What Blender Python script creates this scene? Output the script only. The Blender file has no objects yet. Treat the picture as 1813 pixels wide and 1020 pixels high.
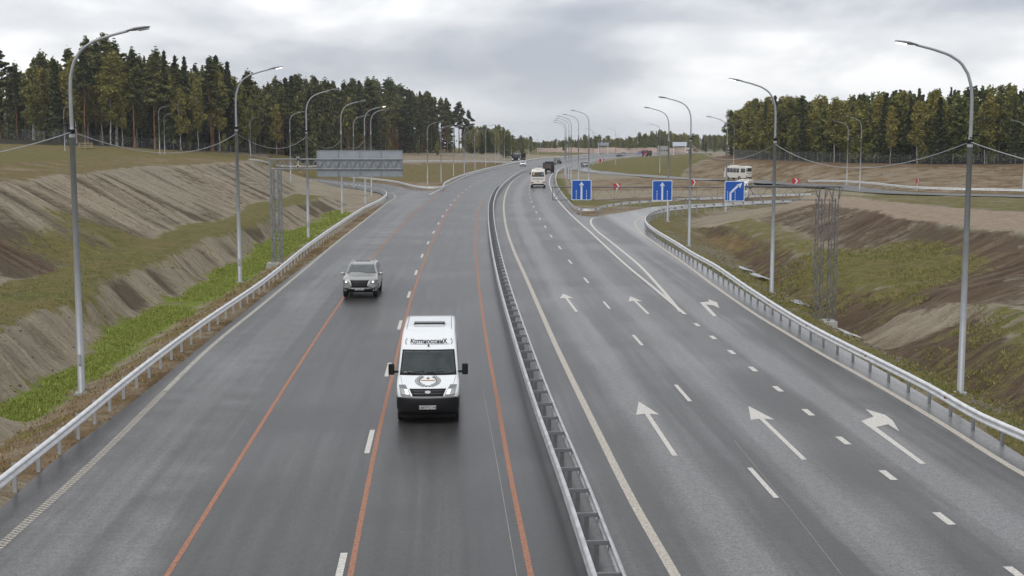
import bpy, math, random
import numpy as np
from mathutils import Vector, Matrix, geometry
R = math.radians
sc = bpy.context.scene
COL = sc.collection
rnd = random.Random(7)
nrg = np.random.default_rng(11)

# ------------------------------------------------------------------ camera
F, CX, CY, HOR, CH = 2340.0, 906.5, 510.0, 238.0, 9.0
PITCH = math.atan((CY - HOR) / F)
cam_d = bpy.data.cameras.new('camera')
cam = bpy.data.objects.new('camera', cam_d)
COL.objects.link(cam)
cam.location = (0, 0, CH)
cam.rotation_euler = (math.pi / 2 - PITCH, 0, 0)
cam_d.sensor_width = 36
cam_d.lens = F / 1813.0 * 36
cam_d.clip_start = 0.3
cam_d.clip_end = 9000
sc.camera = cam
sc.render.resolution_x = 1024
sc.render.resolution_y = 576

# ------------------------------------------------------------------ sky, sun, exposure
def nd(nt, t, **kw):
    n = nt.nodes.new(t)
    for k, v in kw.items():
        if k in n.inputs.keys() if hasattr(n.inputs, 'keys') else False:
            n.inputs[k].default_value = v
        else:
            setattr(n, k, v)
    return n

def math_n(nt, op, a, b=None, clamp=False):
    n = nt.nodes.new('ShaderNodeMath'); n.operation = op; n.use_clamp = clamp
    for i, v in enumerate((a, b)):
        if v is None: continue
        if isinstance(v, (int, float)): n.inputs[i].default_value = v
        else: nt.links.new(v, n.inputs[i])
    return n.outputs[0]

def mix_n(nt, fac, a, b, blend='MIX'):
    n = nt.nodes.new('ShaderNodeMix'); n.data_type = 'RGBA'; n.blend_type = blend
    for sock, v in ((n.inputs[0], fac), (n.inputs[6], a), (n.inputs[7], b)):
        if isinstance(v, (int, float)): sock.default_value = v
        elif isinstance(v, tuple): sock.default_value = (v[0], v[1], v[2], 1)
        else: nt.links.new(v, sock)
    return n.outputs[2]

def ramp_n(nt, fac, stops, interp='LINEAR'):
    n = nt.nodes.new('ShaderNodeValToRGB')
    n.color_ramp.interpolation = interp
    e = n.color_ramp.elements
    while len(e) < len(stops): e.new(0.5)
    for el, (p, c) in zip(e, stops):
        el.position = p
        el.color = (c[0], c[1], c[2], 1) if isinstance(c, tuple) else (c, c, c, 1)
    nt.links.new(fac, n.inputs[0])
    return n.outputs[0]

def noise_n(nt, vec, scale, detail=4, rough=0.55, dist=0.0):
    n = nt.nodes.new('ShaderNodeTexNoise')
    n.inputs['Scale'].default_value = scale
    n.inputs['Detail'].default_value = detail
    n.inputs['Roughness'].default_value = rough
    n.inputs['Distortion'].default_value = dist
    if vec is not None: nt.links.new(vec, n.inputs['Vector'])
    return n.outputs['Fac']

def map_n(nt, vec, scale=(1, 1, 1), loc=(0, 0, 0), rot=(0, 0, 0)):
    n = nt.nodes.new('ShaderNodeMapping')
    n.inputs['Scale'].default_value = scale
    n.inputs['Location'].default_value = loc
    n.inputs['Rotation'].default_value = rot
    nt.links.new(vec, n.inputs['Vector'])
    return n.outputs[0]

SUN_EL, SUN_AZ = 48.0, 200.0      # azimuth measured from +Y clockwise
w = bpy.data.worlds.new('World'); sc.world = w; w.use_nodes = True
nt = w.node_tree; nt.nodes.clear()
tc = nt.nodes.new('ShaderNodeTexCoord')
sky = nt.nodes.new('ShaderNodeTexSky'); sky.sky_type = 'NISHITA'; sky.sun_disc = False
sky.sun_elevation = R(SUN_EL); sky.sun_rotation = R(SUN_AZ)
sep = nt.nodes.new('ShaderNodeSeparateXYZ'); nt.links.new(tc.outputs['Generated'], sep.inputs[0])
zc = math_n(nt, 'MAXIMUM', sep.outputs[2], 0.0)
den = math_n(nt, 'ADD', zc, 0.09)
cx_ = math_n(nt, 'DIVIDE', sep.outputs[0], den)
cy_ = math_n(nt, 'DIVIDE', sep.outputs[1], den)
cmb = nt.nodes.new('ShaderNodeCombineXYZ')
nt.links.new(cx_, cmb.inputs[0]); nt.links.new(cy_, cmb.inputs[1])
p1 = map_n(nt, tc.outputs['Generated'], (6.5, 6.5, 15), (3.4, 2.2, 0.9))
n1 = noise_n(nt, p1, 1.0, 9, 0.48, 0.25)
p2 = map_n(nt, tc.outputs['Generated'], (2.2, 2.2, 10), (8.3, 4.2, 2.3))
n2 = noise_n(nt, p2, 1.0, 4, 0.5, 0.3)
nn = math_n(nt, 'ADD', math_n(nt, 'MULTIPLY', n1, 0.60), math_n(nt, 'MULTIPLY', n2, 0.40))
cl = ramp_n(nt, nn, [(0.38, (0.37, 0.395, 0.45)), (0.44, (0.46, 0.48, 0.525)), (0.48, (0.58, 0.592, 0.62)), (0.52, (0.66, 0.668, 0.69)), (0.58, (0.84, 0.84, 0.85))])
low = ramp_n(nt, zc, [(0.0, 0.55), (0.05, 0.0)])
cl = mix_n(nt, low, cl, (0.58, 0.62, 0.66))
# sky colour scaled to the background strength, mostly hidden behind the overcast
skm = mix_n(nt, 0.93, sky.outputs[0], mix_n(nt, 1.0, cl, (10.0, 10.0, 10.0), 'MULTIPLY'))
bg = nt.nodes.new('ShaderNodeBackground'); bg.inputs[1].default_value = 0.1
nt.links.new(skm, bg.inputs[0])
wo = nt.nodes.new('ShaderNodeOutputWorld'); nt.links.new(bg.outputs[0], wo.inputs[0])

sd = bpy.data.lights.new('sun', 'SUN'); sd.energy = 1.1; sd.angle = R(25); sd.color = (1, 0.97, 0.93)
so = bpy.data.objects.new('sun', sd); COL.objects.link(so)
so.rotation_euler = (R(90 - SUN_EL), 0, R(180 - SUN_AZ))
sc.view_settings.view_transform = 'Standard'
sc.view_settings.look = 'None'
sc.view_settings.exposure = 0.42
sc.view_settings.gamma = 1.0

# ------------------------------------------------------------------ pixel -> world for surveying the photo
cp_, sp_ = math.cos(PITCH), math.sin(PITCH)
def ray(px, py):
    a = (px - CX) / F; b = -(py - CY) / F
    return Vector((a, cp_ + b * sp_, -sp_ + b * cp_))
def G(px, py, z=0.0):
    d = ray(px, py); t = (z - CH) / d.z
    return (d.x * t, d.y * t)
def at_depth(px, py, Y):
    d = ray(px, py); t = Y / d.y
    return (d.x * t, Y, CH + d.z * t)
def proj(x, y, z):
    dz = z - CH
    f = y * cp_ - dz * sp_; u = y * sp_ + dz * cp_
    return CX + F * x / f, CY - F * u / f

def seg_len(a, b): return math.hypot(b[0] - a[0], b[1] - a[1])
def extend(pts, dist, start=True):
    pts = list(pts)
    a, b = (pts[0], pts[1]) if start else (pts[-1], pts[-2])
    L = seg_len(a, b)
    d = [(a[i] - b[i]) / L for i in range(2)]
    new = tuple([a[0] + d[0] * dist, a[1] + d[1] * dist] + list(a[2:]))
    return [new] + pts if start else pts + [new]
def resample(pts, step, smooth=True):
    """even resampling of a polyline, Catmull-Rom smoothed"""
    P = [np.array(p, float) for p in pts]
    out = []
    n = len(P)
    for i in range(n - 1):
        p0 = P[i - 1] if i > 0 else 2 * P[i] - P[i + 1]
        p3 = P[i + 2] if i + 2 < n else 2 * P[i + 1] - P[i]
        L = np.linalg.norm((P[i + 1] - P[i])[:2])
        k = max(1, int(L / 0.5)) if L < 60 else max(60, int(L / 2))
        d0 = np.linalg.norm((P[i] - p0)[:2]) ** .5 + 1e-6; d1 = L ** .5 + 1e-6; d2 = np.linalg.norm((p3 - P[i + 1])[:2]) ** .5 + 1e-6
        for j in range(k):
            t = j / k
            if smooth:
                m1 = (P[i + 1] - P[i]) - d1 * 0 + 0
                m1 = d1 * ((P[i] - p0) / d0 - (P[i + 1] - p0) / (d0 + d1) + (P[i + 1] - P[i]) / d1)
                m2 = d1 * ((P[i + 1] - P[i]) / d1 - (p3 - P[i]) / (d1 + d2) + (p3 - P[i + 1]) / d2)
                h = (2 * t**3 - 3 * t**2 + 1) * P[i] + (t**3 - 2 * t**2 + t) * m1 + (-2 * t**3 + 3 * t**2) * P[i + 1] + (t**3 - t**2) * m2
            else:
                h = P[i] * (1 - t) + P[i + 1] * t
            out.append(h)
    out.append(P[-1])
    out = np.array(out)
    s = np.concatenate([[0], np.cumsum(np.linalg.norm(np.diff(out[:, :2], axis=0), axis=1))])
    m = max(2, int(round(s[-1] / step)) + 1)
    q = np.linspace(0, s[-1], m)
    return np.stack([np.interp(q, s, out[:, k]) for k in range(out.shape[1])], 1)
def tangents(P):
    d = np.gradient(P[:, :2], axis=0)
    return d / (np.linalg.norm(d, axis=1, keepdims=True) + 1e-9)
def offset_line(P, o):
    t = tangents(P); n = np.stack([t[:, 1], -t[:, 0]], 1)   # to the right of travel
    Q = P.copy(); Q[:, :2] += n * o
    return Q
def px_line(pxs, z=0.0):
    return [G(p[0], p[1], p[2] if len(p) > 2 else z) for p in pxs]

# ------------------------------------------------------------------ object helpers
def link(o, parent=None):
    COL.objects.link(o)
    if parent is not None: o.parent = parent
    return o
def tag(o, label=None, cat=None, group=None, kind=None):
    if label: o['label'] = label
    if cat: o['category'] = cat
    if group: o['group'] = group
    if kind: o['kind'] = kind
    return o
def empty(name, loc=(0, 0, 0), rz=0.0, scale=1.0):
    o = bpy.data.objects.new(name, None); o.location = loc; o.rotation_euler = (0, 0, rz)
    o.scale = (scale,) * 3; o.empty_display_size = 0.3
    COL.objects.link(o)
    return o
def copy_tree(o, parent=None):
    c = o.copy(); COL.objects.link(c)
    if parent is not None: c.parent = parent
    for ch in list(o.children): copy_tree(ch, c)
    return c
def np_obj(name, V, Fc, m, parent=None, smooth=False):
    """V (n,3); Fc (k,3) or (k,4) array, or list of tuples"""
    me = bpy.data.meshes.new(name)
    if isinstance(Fc, np.ndarray):
        V = np.asarray(V, np.float32); k, c = Fc.shape
        me.vertices.add(len(V)); me.vertices.foreach_set('co', V.ravel())
        me.loops.add(k * c); me.loops.foreach_set('vertex_index', Fc.astype(np.int32).ravel())
        me.polygons.add(k)
        me.polygons.foreach_set('loop_start', np.arange(0, k * c, c, dtype=np.int32))
        me.update(calc_edges=True)
    else:
        me.from_pydata([tuple(v) for v in V], [], [tuple(f) for f in Fc]); me.update()
    if smooth: me.polygons.foreach_set('use_smooth', [True] * len(me.polygons))
    mats = m if isinstance(m, (list, tuple)) else [m]
    for x in mats: me.materials.append(x)
    o = bpy.data.objects.new(name, me)
    return link(o, parent)

class MB:
    def __init__(s): s.v = []; s.f = []
    def add(s, V, Fc):
        b = len(s.v); s.v.extend([tuple(map(float, p)) for p in V]); s.f.extend([tuple(i + b for i in f) for f in Fc])
        return s
    def box(s, c, size, rz=0.0, M=None):
        hx, hy, hz = size[0] / 2, size[1] / 2, size[2] / 2
        V = [Vector((x * hx, y * hy, z * hz)) for x in (-1, 1) for y in (-1, 1) for z in (-1, 1)]
        if M is None: M = Matrix.Rotation(rz, 3, 'Z')
        V = [M @ p + Vector(c) for p in V]
        return s.add(V, [(0, 1, 3, 2), (4, 6, 7, 5), (0, 4, 5, 1), (2, 3, 7, 6), (0, 2, 6, 4), (1, 5, 7, 3)])
    def tube(s, pts, rad, n=8, cap=True):
        pts = [Vector(p) for p in pts]
        if not isinstance(rad, (list, tuple)): rad = [rad] * len(pts)
        V = []; Fc = []
        up = None
        for i, p in enumerate(pts):
            d = (pts[min(i + 1, len(pts) - 1)] - pts[max(i - 1, 0)]).normalized()
            if up is None: up = Vector((1, 0, 0)) if abs(d.x) < 0.9 else Vector((0, 0, 1))
            a = d.cross(up).normalized(); b = d.cross(a).normalized(); up = -b if False else up
            for k in range(n):
                t = 2 * math.pi * k / n
                V.append(p + (a * math.cos(t) + b * math.sin(t)) * rad[i])
        for i in range(len(pts) - 1):
            for k in range(n):
                k2 = (k + 1) % n
                Fc.append((i * n + k, i * n + k2, (i + 1) * n + k2, (i + 1) * n + k))
        if cap:
            Fc.append(tuple(range(n))); Fc.append(tuple(reversed(range((len(pts) - 1) * n, len(pts) * n))))
        return s.add(V, Fc)
    def bar(s, a, b, t=0.05): return s.tube([a, b], t / 2 * 1.2, 4)
    def prism(s, poly, z0, z1):
        n = len(poly)
        V = [(p[0], p[1], z0) for p in poly] + [(p[0], p[1], z1) for p in poly]
        return s.add(V, [tuple(reversed(range(n))), tuple(range(n, 2 * n))] + [(i, (i + 1) % n, (i + 1) % n + n, i + n) for i in range(n)])
    def build(s, name, m, parent=None, smooth=False, bevel=0):
        o = np_obj(name, s.v, s.f, m, parent, smooth)
        if bevel:
            b = o.modifiers.new('b', 'BEVEL'); b.width = bevel; b.segments = 2; b.limit_method = 'ANGLE'
        return o

# ------------------------------------------------------------------ materials
MATS = {}
def mat(name, col, rough=0.6, metal=0.0, var=0.12, scale=4.0, emis=None, estr=0.0, spec=0.5, bump=0.0, coat=0.0):
    m = bpy.data.materials.new(name); m.use_nodes = True
    nt = m.node_tree; b = nt.nodes['Principled BSDF']
    t = nt.nodes.new('ShaderNodeTexCoord')
    n = noise_n(nt, t.outputs['Object'], scale, 5, 0.6)
    lo = tuple(c * (1 - var) for c in col); hi = tuple(min(1, c * (1 + var)) for c in col)
    nt.links.new(ramp_n(nt, n, [(0.3, lo), (0.7, hi)]), b.inputs['Base Color'])
    b.inputs['Roughness'].default_value = rough; b.inputs['Metallic'].default_value = metal
    b.inputs['Specular IOR Level'].default_value = spec
    b.inputs['Coat Weight'].default_value = coat
    if emis:
        b.inputs['Emission Color'].default_value = (*emis, 1); b.inputs['Emission Strength'].default_value = estr
    if bump:
        bn = nt.nodes.new('ShaderNodeBump'); bn.inputs['Strength'].default_value = bump; bn.inputs['Distance'].default_value = 0.02
        nt.links.new(n, bn.inputs['Height']); nt.links.new(bn.outputs[0], b.inputs['Normal'])
    MATS[name] = m
    return m
M = dict(
    galv=mat('galvanised_steel', (0.68, 0.69, 0.70), 0.45, 0.2, 0.16, 3.0),
    barrier=mat('barrier_steel', (0.50, 0.51, 0.52), 0.45, 0.35, 0.25, 2.0),
    bracket=mat('bracket_steel', (0.17, 0.175, 0.18), 0.55, 0.35, 0.2, 3.0),
    galv_dark=mat('weathered_steel', (0.36, 0.37, 0.38), 0.5, 0.3, 0.2, 3.0),
    pole=mat('pole_steel', (0.31, 0.325, 0.34), 0.5, 0.35, 0.12, 1.5),
    truss=mat('truss_steel', (0.16, 0.16, 0.165), 0.6, 0.3, 0.25, 5.0),
    truss_l=mat('truss_steel_left', (0.26, 0.27, 0.28), 0.6, 0.3, 0.2, 5.0),
    head=mat('lamp_housing', (0.16, 0.17, 0.18), 0.5, 0.2),
    lens=mat('lamp_lens', (0.45, 0.45, 0.45), 0.3),
    lens_on=mat('lamp_lens_lit', (0.9, 0.85, 0.6), 0.3, emis=(1, 0.82, 0.5), estr=4.0),
    concrete=mat('concrete', (0.36, 0.35, 0.33), 0.85, var=0.2, bump=0.2),
    white_paint=mat('road_paint_white', (0.53, 0.51, 0.47), 0.6, var=0.38, scale=16),
    orange_paint=mat('road_paint_orange', (0.31, 0.14, 0.082), 0.65, var=0.5, scale=16),
    van_white=mat('van_paint_white', (0.74, 0.77, 0.78), 0.25, var=0.03, coat=0.5),
    cream=mat('bus_paint_cream', (0.62, 0.60, 0.55), 0.3, var=0.08, coat=0.3),
    silver=mat('car_paint_silver', (0.36, 0.36, 0.35), 0.28, 0.6, var=0.04, coat=0.5),
    dark_car=mat('car_paint_dark', (0.02, 0.022, 0.027), 0.3, var=0.1, coat=0.4),
    red_car=mat('truck_paint_red', (0.35, 0.03, 0.03), 0.35, coat=0.3),
    brown=mat('tipper_body_brown', (0.10, 0.07, 0.06), 0.6, var=0.3),
    plastic=mat('black_plastic', (0.007, 0.007, 0.008), 0.6, spec=0.25),
    plastic_g=mat('grey_plastic', (0.18, 0.185, 0.19), 0.5),
    glass=mat('tinted_glass', (0.014, 0.02, 0.021), 0.04, spec=0.8),
    glass_w=mat('windscreen_glass', (0.075, 0.095, 0.095), 0.05, spec=0.9),
    tyre=mat('tyre_rubber', (0.014, 0.014, 0.014), 0.8),
    rim=mat('rim_alloy', (0.35, 0.35, 0.36), 0.35, 0.7),
    chrome=mat('chrome', (0.6, 0.6, 0.6), 0.2, 0.9, var=0.02),
    shirt=mat('grey_shirt', (0.10, 0.11, 0.13), 0.8),
    hair=mat('dark_hair', (0.02, 0.015, 0.01), 0.7),
    cabin=mat('cabin_trim_grey', (0.12, 0.125, 0.13), 0.7),
    lamp_glass=mat('headlamp_glass', (0.36, 0.38, 0.38), 0.12, 0.3, var=0.2, scale=9),
    lamp_on=mat('headlamp_lit', (0.8, 0.8, 0.8), 0.2, emis=(1, 0.98, 0.92), estr=0.7),
    lens_w=mat('lamp_lens_white', (0.9, 0.9, 0.9), 0.3, emis=(1, 1, 1), estr=1.3),
    dull_paint=mat('road_paint_worn', (0.34, 0.325, 0.285), 0.7, var=0.35, scale=6),
    cream_paint=mat('road_paint_cream', (0.42, 0.385, 0.33), 0.6, var=0.42, scale=13),
    red_lamp=mat('tail_lamp_red', (0.30, 0.03, 0.025), 0.25),
    amber=mat('amber_lamp', (0.7, 0.35, 0.1), 0.25),
    plate=mat('number_plate', (0.5, 0.5, 0.5), 0.5),
    ink=mat('lettering_dark', (0.03, 0.03, 0.035), 0.5),
    gold=mat('emblem_gold', (0.42, 0.25, 0.12), 0.5),
    blue=mat('sign_blue', (0.004, 0.075, 0.36), 0.45, var=0.03),
    sign_white=mat('sign_white', (0.56, 0.62, 0.72), 0.45, var=0.03),
    sign_red=mat('sign_red', (0.42, 0.02, 0.02), 0.45, var=0.05),
    sign_grey=mat('sign_back_aluminium', (0.30, 0.33, 0.36), 0.5, 0.3, var=0.10, scale=1.2),
    reflector=mat('reflector_red', (0.35, 0.02, 0.02), 0.4),
    wood=mat('pale_timber', (0.42, 0.34, 0.22), 0.8, var=0.25),
    fence=mat('fence_wire', (0.16, 0.17, 0.17), 0.6, 0.3),
    cable=mat('cable_sheath', (0.33, 0.34, 0.35), 0.55),
    skin=mat('skin', (0.42, 0.24, 0.16), 0.6),
    cloth=mat('dark_shirt', (0.05, 0.06, 0.08), 0.8),
)
# ------------------------------------------------------------------ survey lines (photo pixels, height) -> ground
def wl(pxs): return [(*G(a, b, c), c) for a, b, c in pxs]
E = -0.06
LE = [(0, 901), (100, 812), (206, 734), (330, 635), (460, 530), (540, 470), (600, 425), (655, 382), (684, 356)]
ramp_near_l = [(687, 350), (678, 345), (667, 340.5), (616, 332.5), (562, 325), (499, 319.5)]
ramp_far_l = [(499, 312), (560, 315.5), (620, 321), (664, 324.5), (695, 328.5), (738, 336), (760, 338), (774, 337)]
left_far = [(786, 329.5), (805, 319.5), (845, 302.5), (898, 292), (923, 288), (955, 282), (1016, 277), (1061, 272), (1110, 269), (1164, 268.5), (1240, 268.5), (1300, 268)]
right_far = [(1300, 273), (1220, 274.5), (1164, 276), (1107, 278.5), (1062, 284), (1046, 289), (1041, 294), (1046, 301)]
loop_join = [(1064, 303), (1058, 307), (1030, 303), (1006, 300), (994, 300)]
island = [(983, 309), (980, 320), (985, 338), (998, 356), (1018, 376), (1026, 381), (1045, 384), (1072, 380.5), (1099, 376.5), (1132, 370.5), (1156, 366.5), (1198, 363), (1275, 359), (1390, 353), (1412, 351.5)]
RE = [(1813, 809), (1723, 752), (1565, 658), (1408, 572), (1300, 505), (1235, 464), (1161, 421), (1145, 404), (1141, 394), (1147, 385), (1170, 376.5), (1218, 369.5), (1304, 364), (1412, 358)]
LEw = extend(px_line(LE), 110); REw = extend(px_line(RE), 110)
def curve(pts, step): return resample([(p[0], p[1]) for p in pts], step)
outline = []
def addl(pts, step=1.5):
    for p in resample([tuple(q) for q in pts], step): outline.append((p[0], p[1]))
addl(LEw, 2.0); addl(px_line(ramp_near_l), 2.0); addl(px_line(ramp_far_l), 2.0); addl(px_line(left_far), 4.0)
addl(px_line(right_far), 4.0); addl(px_line(loop_join), 3.0); addl(px_line(island), 1.5)
addl(px_line(RE)[::-1][:1] + px_line(RE)[::-1][1:] + [REw[0]], 1.5)
outline = np.array(outline)
# thin the outline
keep = [0]
for i in range(1, len(outline)):
    if np.linalg.norm(outline[i] - outline[keep[-1]]) > 0.4: keep.append(i)
outline = outline[keep]

def in_poly(X, Y, poly):
    X = np.asarray(X); Y = np.asarray(Y); c = np.zeros(X.shape, bool)
    n = len(poly); j = n - 1
    for i in range(n):
        xi, yi = poly[i]; xj, yj = poly[j]
        if yi != yj:
            m = ((yi > Y) != (yj > Y)) & (X < (xj - xi) * (Y - yi) / (yj - yi) + xi)
            c ^= m
        j = i
    return c

med_px = [(1079, 1016), (1017, 847), (966, 718), (931, 620), (892, 497), (874.5, 421.6), (869.5, 384), (870.3, 357), (880, 334), (900, 314.5), (921, 302), (944, 294.5), (965, 289), (1016, 281), (1043, 277.3), (1087, 273.5), (1160, 271)]
MED = resample(extend(px_line(med_px, 0.75), 90), 2.0)
MED = MED[:, :2]

# control points for the terrain surface
CP = []; CID = []
def ctl(pts, cid, step=None, ext=0, both=False):
    p = list(pts)
    if ext: p = extend(p, ext)
    if both: p = extend(p, 60, False)
    q = resample(p, step or 3.0)
    for r in q: CP.append((r[0], r[1], r[2])); CID.append(cid)
    return q
for p in outline[::1]: CP.append((p[0], p[1], E)); CID.append(0)
LEs = resample(LEw, 2.0); LEs = LEs[:-4]
t3 = lambda Q, z: [(p[0], p[1], z) for p in Q]
for q, z, i in ((offset_line(LEs, -1.5), -0.12, 1), (offset_line(LEs, -4.2), -1.15, 2)):
    for p in q: CP.append((p[0], p[1], z)); CID.append(i)
ctl(wl([(0, 716, -1.2), (32, 703, -1.2), (80, 667, -1.2), (127, 639, -1.2), (175, 598, -1.2), (222, 575, -1.2), (254, 549, -1.2), (318, 522, -1.2), (371, 490, -1.2), (420, 464, -1.2), (452, 440, -1.2), (487, 418, -1.2), (530, 404, -1.2), (575, 379, -1.15), (603, 371, -1.1), (640, 352, -1.0), (655, 347, -.7)]), 3, 2.0, 110)
ctl(wl([(0, 585, .7), (40, 556, .7), (90, 540, .7), (148, 529, .7), (196, 486, .7), (220, 478, .7), (304, 450, .7), (371, 417, .7), (413, 412, .6), (434, 395, .6), (455, 393, .6), (489, 374, .6), (528, 359, .5), (558, 353, .4), (577, 347, .3), (594, 349, .1)]), 4, 2.0, 110)
ctl(wl([(0, 500, 1.0), (85, 480, 1.0), (114, 467, 1.0), (159, 446, 1.0), (228, 437, 1.0), (286, 415, 1.0), (328, 398, 1.0), (392, 386, 1.0), (421, 376, 1.0), (440, 361, 1.0), (478, 355, 1.0), (512, 346, .8), (524, 338, .5), (524, 331, .5)]), 5, 2.0, 110)
ctl(wl([(0, 321, 5.5), (87, 312, 5.5), (148, 307, 5.5), (217, 298, 5.5), (318, 292, 5.3), (413, 287, 5.0), (450, 284, 4.7), (464, 290, 4.0), (478, 301, 3.0), (500, 312, 1.9), (516, 322, 1.0)]), 6, 2.0, 110)
ctl(wl([(0, 290, 6.2), (200, 276, 6.0), (350, 280, 5.3)]), 6.5, 5, 60)
FL = ctl([(-115, 150, 8.0)] + wl([(0, 246, 8.0), (120, 253, 7.3), (250, 262, 6.3), (400, 269, 5.3), (500, 272, 4.6), (600, 272, 4.0), (700, 271, 3.0), (790, 270, 2.2), (835, 270, 1.8)]), 7, 6, 120)
FLm = ctl([(p[0] - 45, p[1] + 60, p[2] + 0.3) for p in FL[::2]], 8, 12)
ctl([(p[0] - 250, p[1] + 150, 5.0) for p in FL[::4]], 8, 30)
# between the slip road and the far forest edge, left
ctl(wl([(500, 301, .3), (560, 304, .3), (640, 308, .2), (720, 314, .2), (770, 318, .1)]), 50, 5)
ctl(wl([(430, 284.5, 4.2), (500, 287.5, 3.2), (560, 289, 2.9), (640, 289.5, 2.6), (712, 290, 2.2), (800, 289.5, 1.5), (880, 287, 0.8)]), 51, 5)
ctl(wl([(640, 281, 3.3), (720, 277, 2.9), (800, 277, 2.1), (870, 279, 1.3)]), 52, 6)
ctl(wl([(870, 268, 1.4), (920, 266, 1.0), (950, 264, .4)]), 60, 12)
# right side
REs = resample(REw, 2.0)
for q, z, i in ((offset_line(REs, 1.7), -0.2, 21),):
    for p in q: CP.append((p[0], p[1], z)); CID.append(i)
R2 = wl([(1813, 752, -.95), (1736, 709, -.95), (1609, 651, -.95), (1503, 593, -.95), (1419, 545, -.95), (1344, 498, -1.0), (1308, 466, -1.1), (1272, 436, -1.2), (1240, 412, -1.2), (1222, 398, -1.2), (1240, 388, -1.0), (1300, 378, -.8), (1370, 372, -.5)])
R2s = ctl(R2, 22, 2.0, 110)
ctl(wl([(1813, 613, .6), (1714, 549, .7), (1630, 532, .5), (1565, 522, .3), (1489, 491, .5), (1420, 455, .4), (1350, 420, .3), (1300, 402, .1), (1275, 394, -.3)]), 23, 2.0, 110)
ctl(wl([(1813, 549, 1.1), (1746, 540, 1.1), (1678, 531, 1.0), (1629, 482, 1.0), (1502, 446, .9), (1430, 419, .7), (1380, 398, .5), (1330, 389, 0)]), 24, 2.0, 110)
ctl(wl([(1813, 410, 3.1), (1723, 401, 3.1), (1610, 387, 3.0), (1520, 367, 2.6), (1460, 360, 2.0), (1415, 361, .9), (1390, 362, .3)]), 25, 2.0, 110)
ctl(wl([(1813, 375, 2.5), (1600, 360, 2.4), (1500, 347, 1.8), (1450, 346, 1.2)]), 25.5, 5, 40)
LOOP = wl([(1813, 347, 1.2), (1600, 341, 1.2), (1500, 334, 1.0), (1400, 328, .6), (1309, 320.5, .3), (1200, 314.5, .05), (1100, 308, .0), (1052, 303.5, .0)])
LOOP = extend(LOOP, 80)
LOOPs = resample(LOOP, 3.0)
for q, i in ((offset_line(LOOPs, 0.0), 26), (offset_line(LOOPs, 5.5), 26), (offset_line(LOOPs, -5.0)[:-14], 26)):
    for p in q: CP.append((p[0], p[1], p[2] - 0.1)); CID.append(i)
ctl(wl([(1813, 334, 1.5), (1600, 330, 1.5), (1500, 325, 1.3), (1400, 318, 1.0), (1320, 311, .8)]), 27, 4, 60)
ctl(wl([(1813, 294, 3.6), (1600, 294, 3.5), (1450, 292, 3.3), (1330, 288, 3.0), (1270, 284, 2.7), (1240, 280, 1.5)]), 28, 4, 60)
FR = ctl([(160, 190, 3.9), (120, 225, 3.8)] + wl([(1813, 290.5, 3.8), (1600, 290, 3.8), (1450, 287, 3.6), (1330, 281, 3.4), (1285, 274, 3.0)]), 29, 5)
ctl([(p[0] + 30, p[1] + 70, p[2] + 1.0) for p in FR[::2]], 30, 12)
ctl([(p[0] + 120, p[1] + 250, 4.0) for p in FR[::4]], 30, 40)
# island between the carriageway, slip road and loop
ctl(wl([(1000, 318, -.2), (1012, 345, -.2), (1040, 362, -.2)]), 40, 4)
ctl(wl([(1060, 318, -.3), (1100, 330, -.5), (1200, 335, -.6), (1300, 338, -.4), (1400, 340, -.1)]), 41, 4)
ctl(wl([(1100, 350, -.4), (1200, 349, -.4), (1300, 347, -.3), (1400, 344, .1)]), 42, 4)
# grass mound beyond the loop
ctl(wl([(1060, 295, .1), (1110, 290, .4), (1170, 287, .7), (1230, 287, .9)]), 45, 8)
# right-hand ground between carriageway far end and forest, and far plain
for y in (700, 900, 1300, 2000, 3500):
    for k in range(-6, 7):
        x = k * y * 0.16
        CP.append((x, y, {700: .2, 900: .0, 1300: -22, 2000: -45, 3500: -90}[y])); CID.append(60)
for x, y, z, i in ((-400, -80, 6, 8), (-400, 200, 7, 8), (-400, 600, 5, 8), (400, -80, 3, 30), (400, 200, 4, 30), (400, 600, 3, 30), (-160, -80, 6, 6.5), (160, -80, 3, 25.5)):
    CP.append((x, y, z)); CID.append(i)
CP = np.array(CP); CID = np.array(CID, float)

xs0 = np.concatenate([np.arange(-112, -60, 0.8), np.arange(-60, 60, 0.45), np.arange(60, 112, 0.9)]); g = []
v = xs0[-1]; st = 0.9
while v < 2600: v += st; st *= 1.11; g.append(v)
XS = np.concatenate([-np.array(g)[::-1] - .5, xs0, np.array(g)])
ys0 = np.concatenate([np.arange(-60, 18, 1.5), np.arange(18, 150, .45), np.arange(150, 262, .8)]); g = []
v = ys0[-1]; st = 0.8
while v < 4500: v += st; st *= 1.06; g.append(v)
YS = np.concatenate([[-110, -95, -80, -70], ys0, np.array(g)])
nx, ny = len(XS), len(YS)
ZT = np.full((ny, nx), 0.2); ZONE = np.full((ny, nx), 60.0); ZMAX = np.full((ny, nx), 60.0)
vv, ee, ff, ov, oe, of = geometry.delaunay_2d_cdt([Vector((p[0], p[1])) for p in CP], [], [], 0, 0.01)
src = [o[0] if len(o) else -1 for o in ov]
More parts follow.
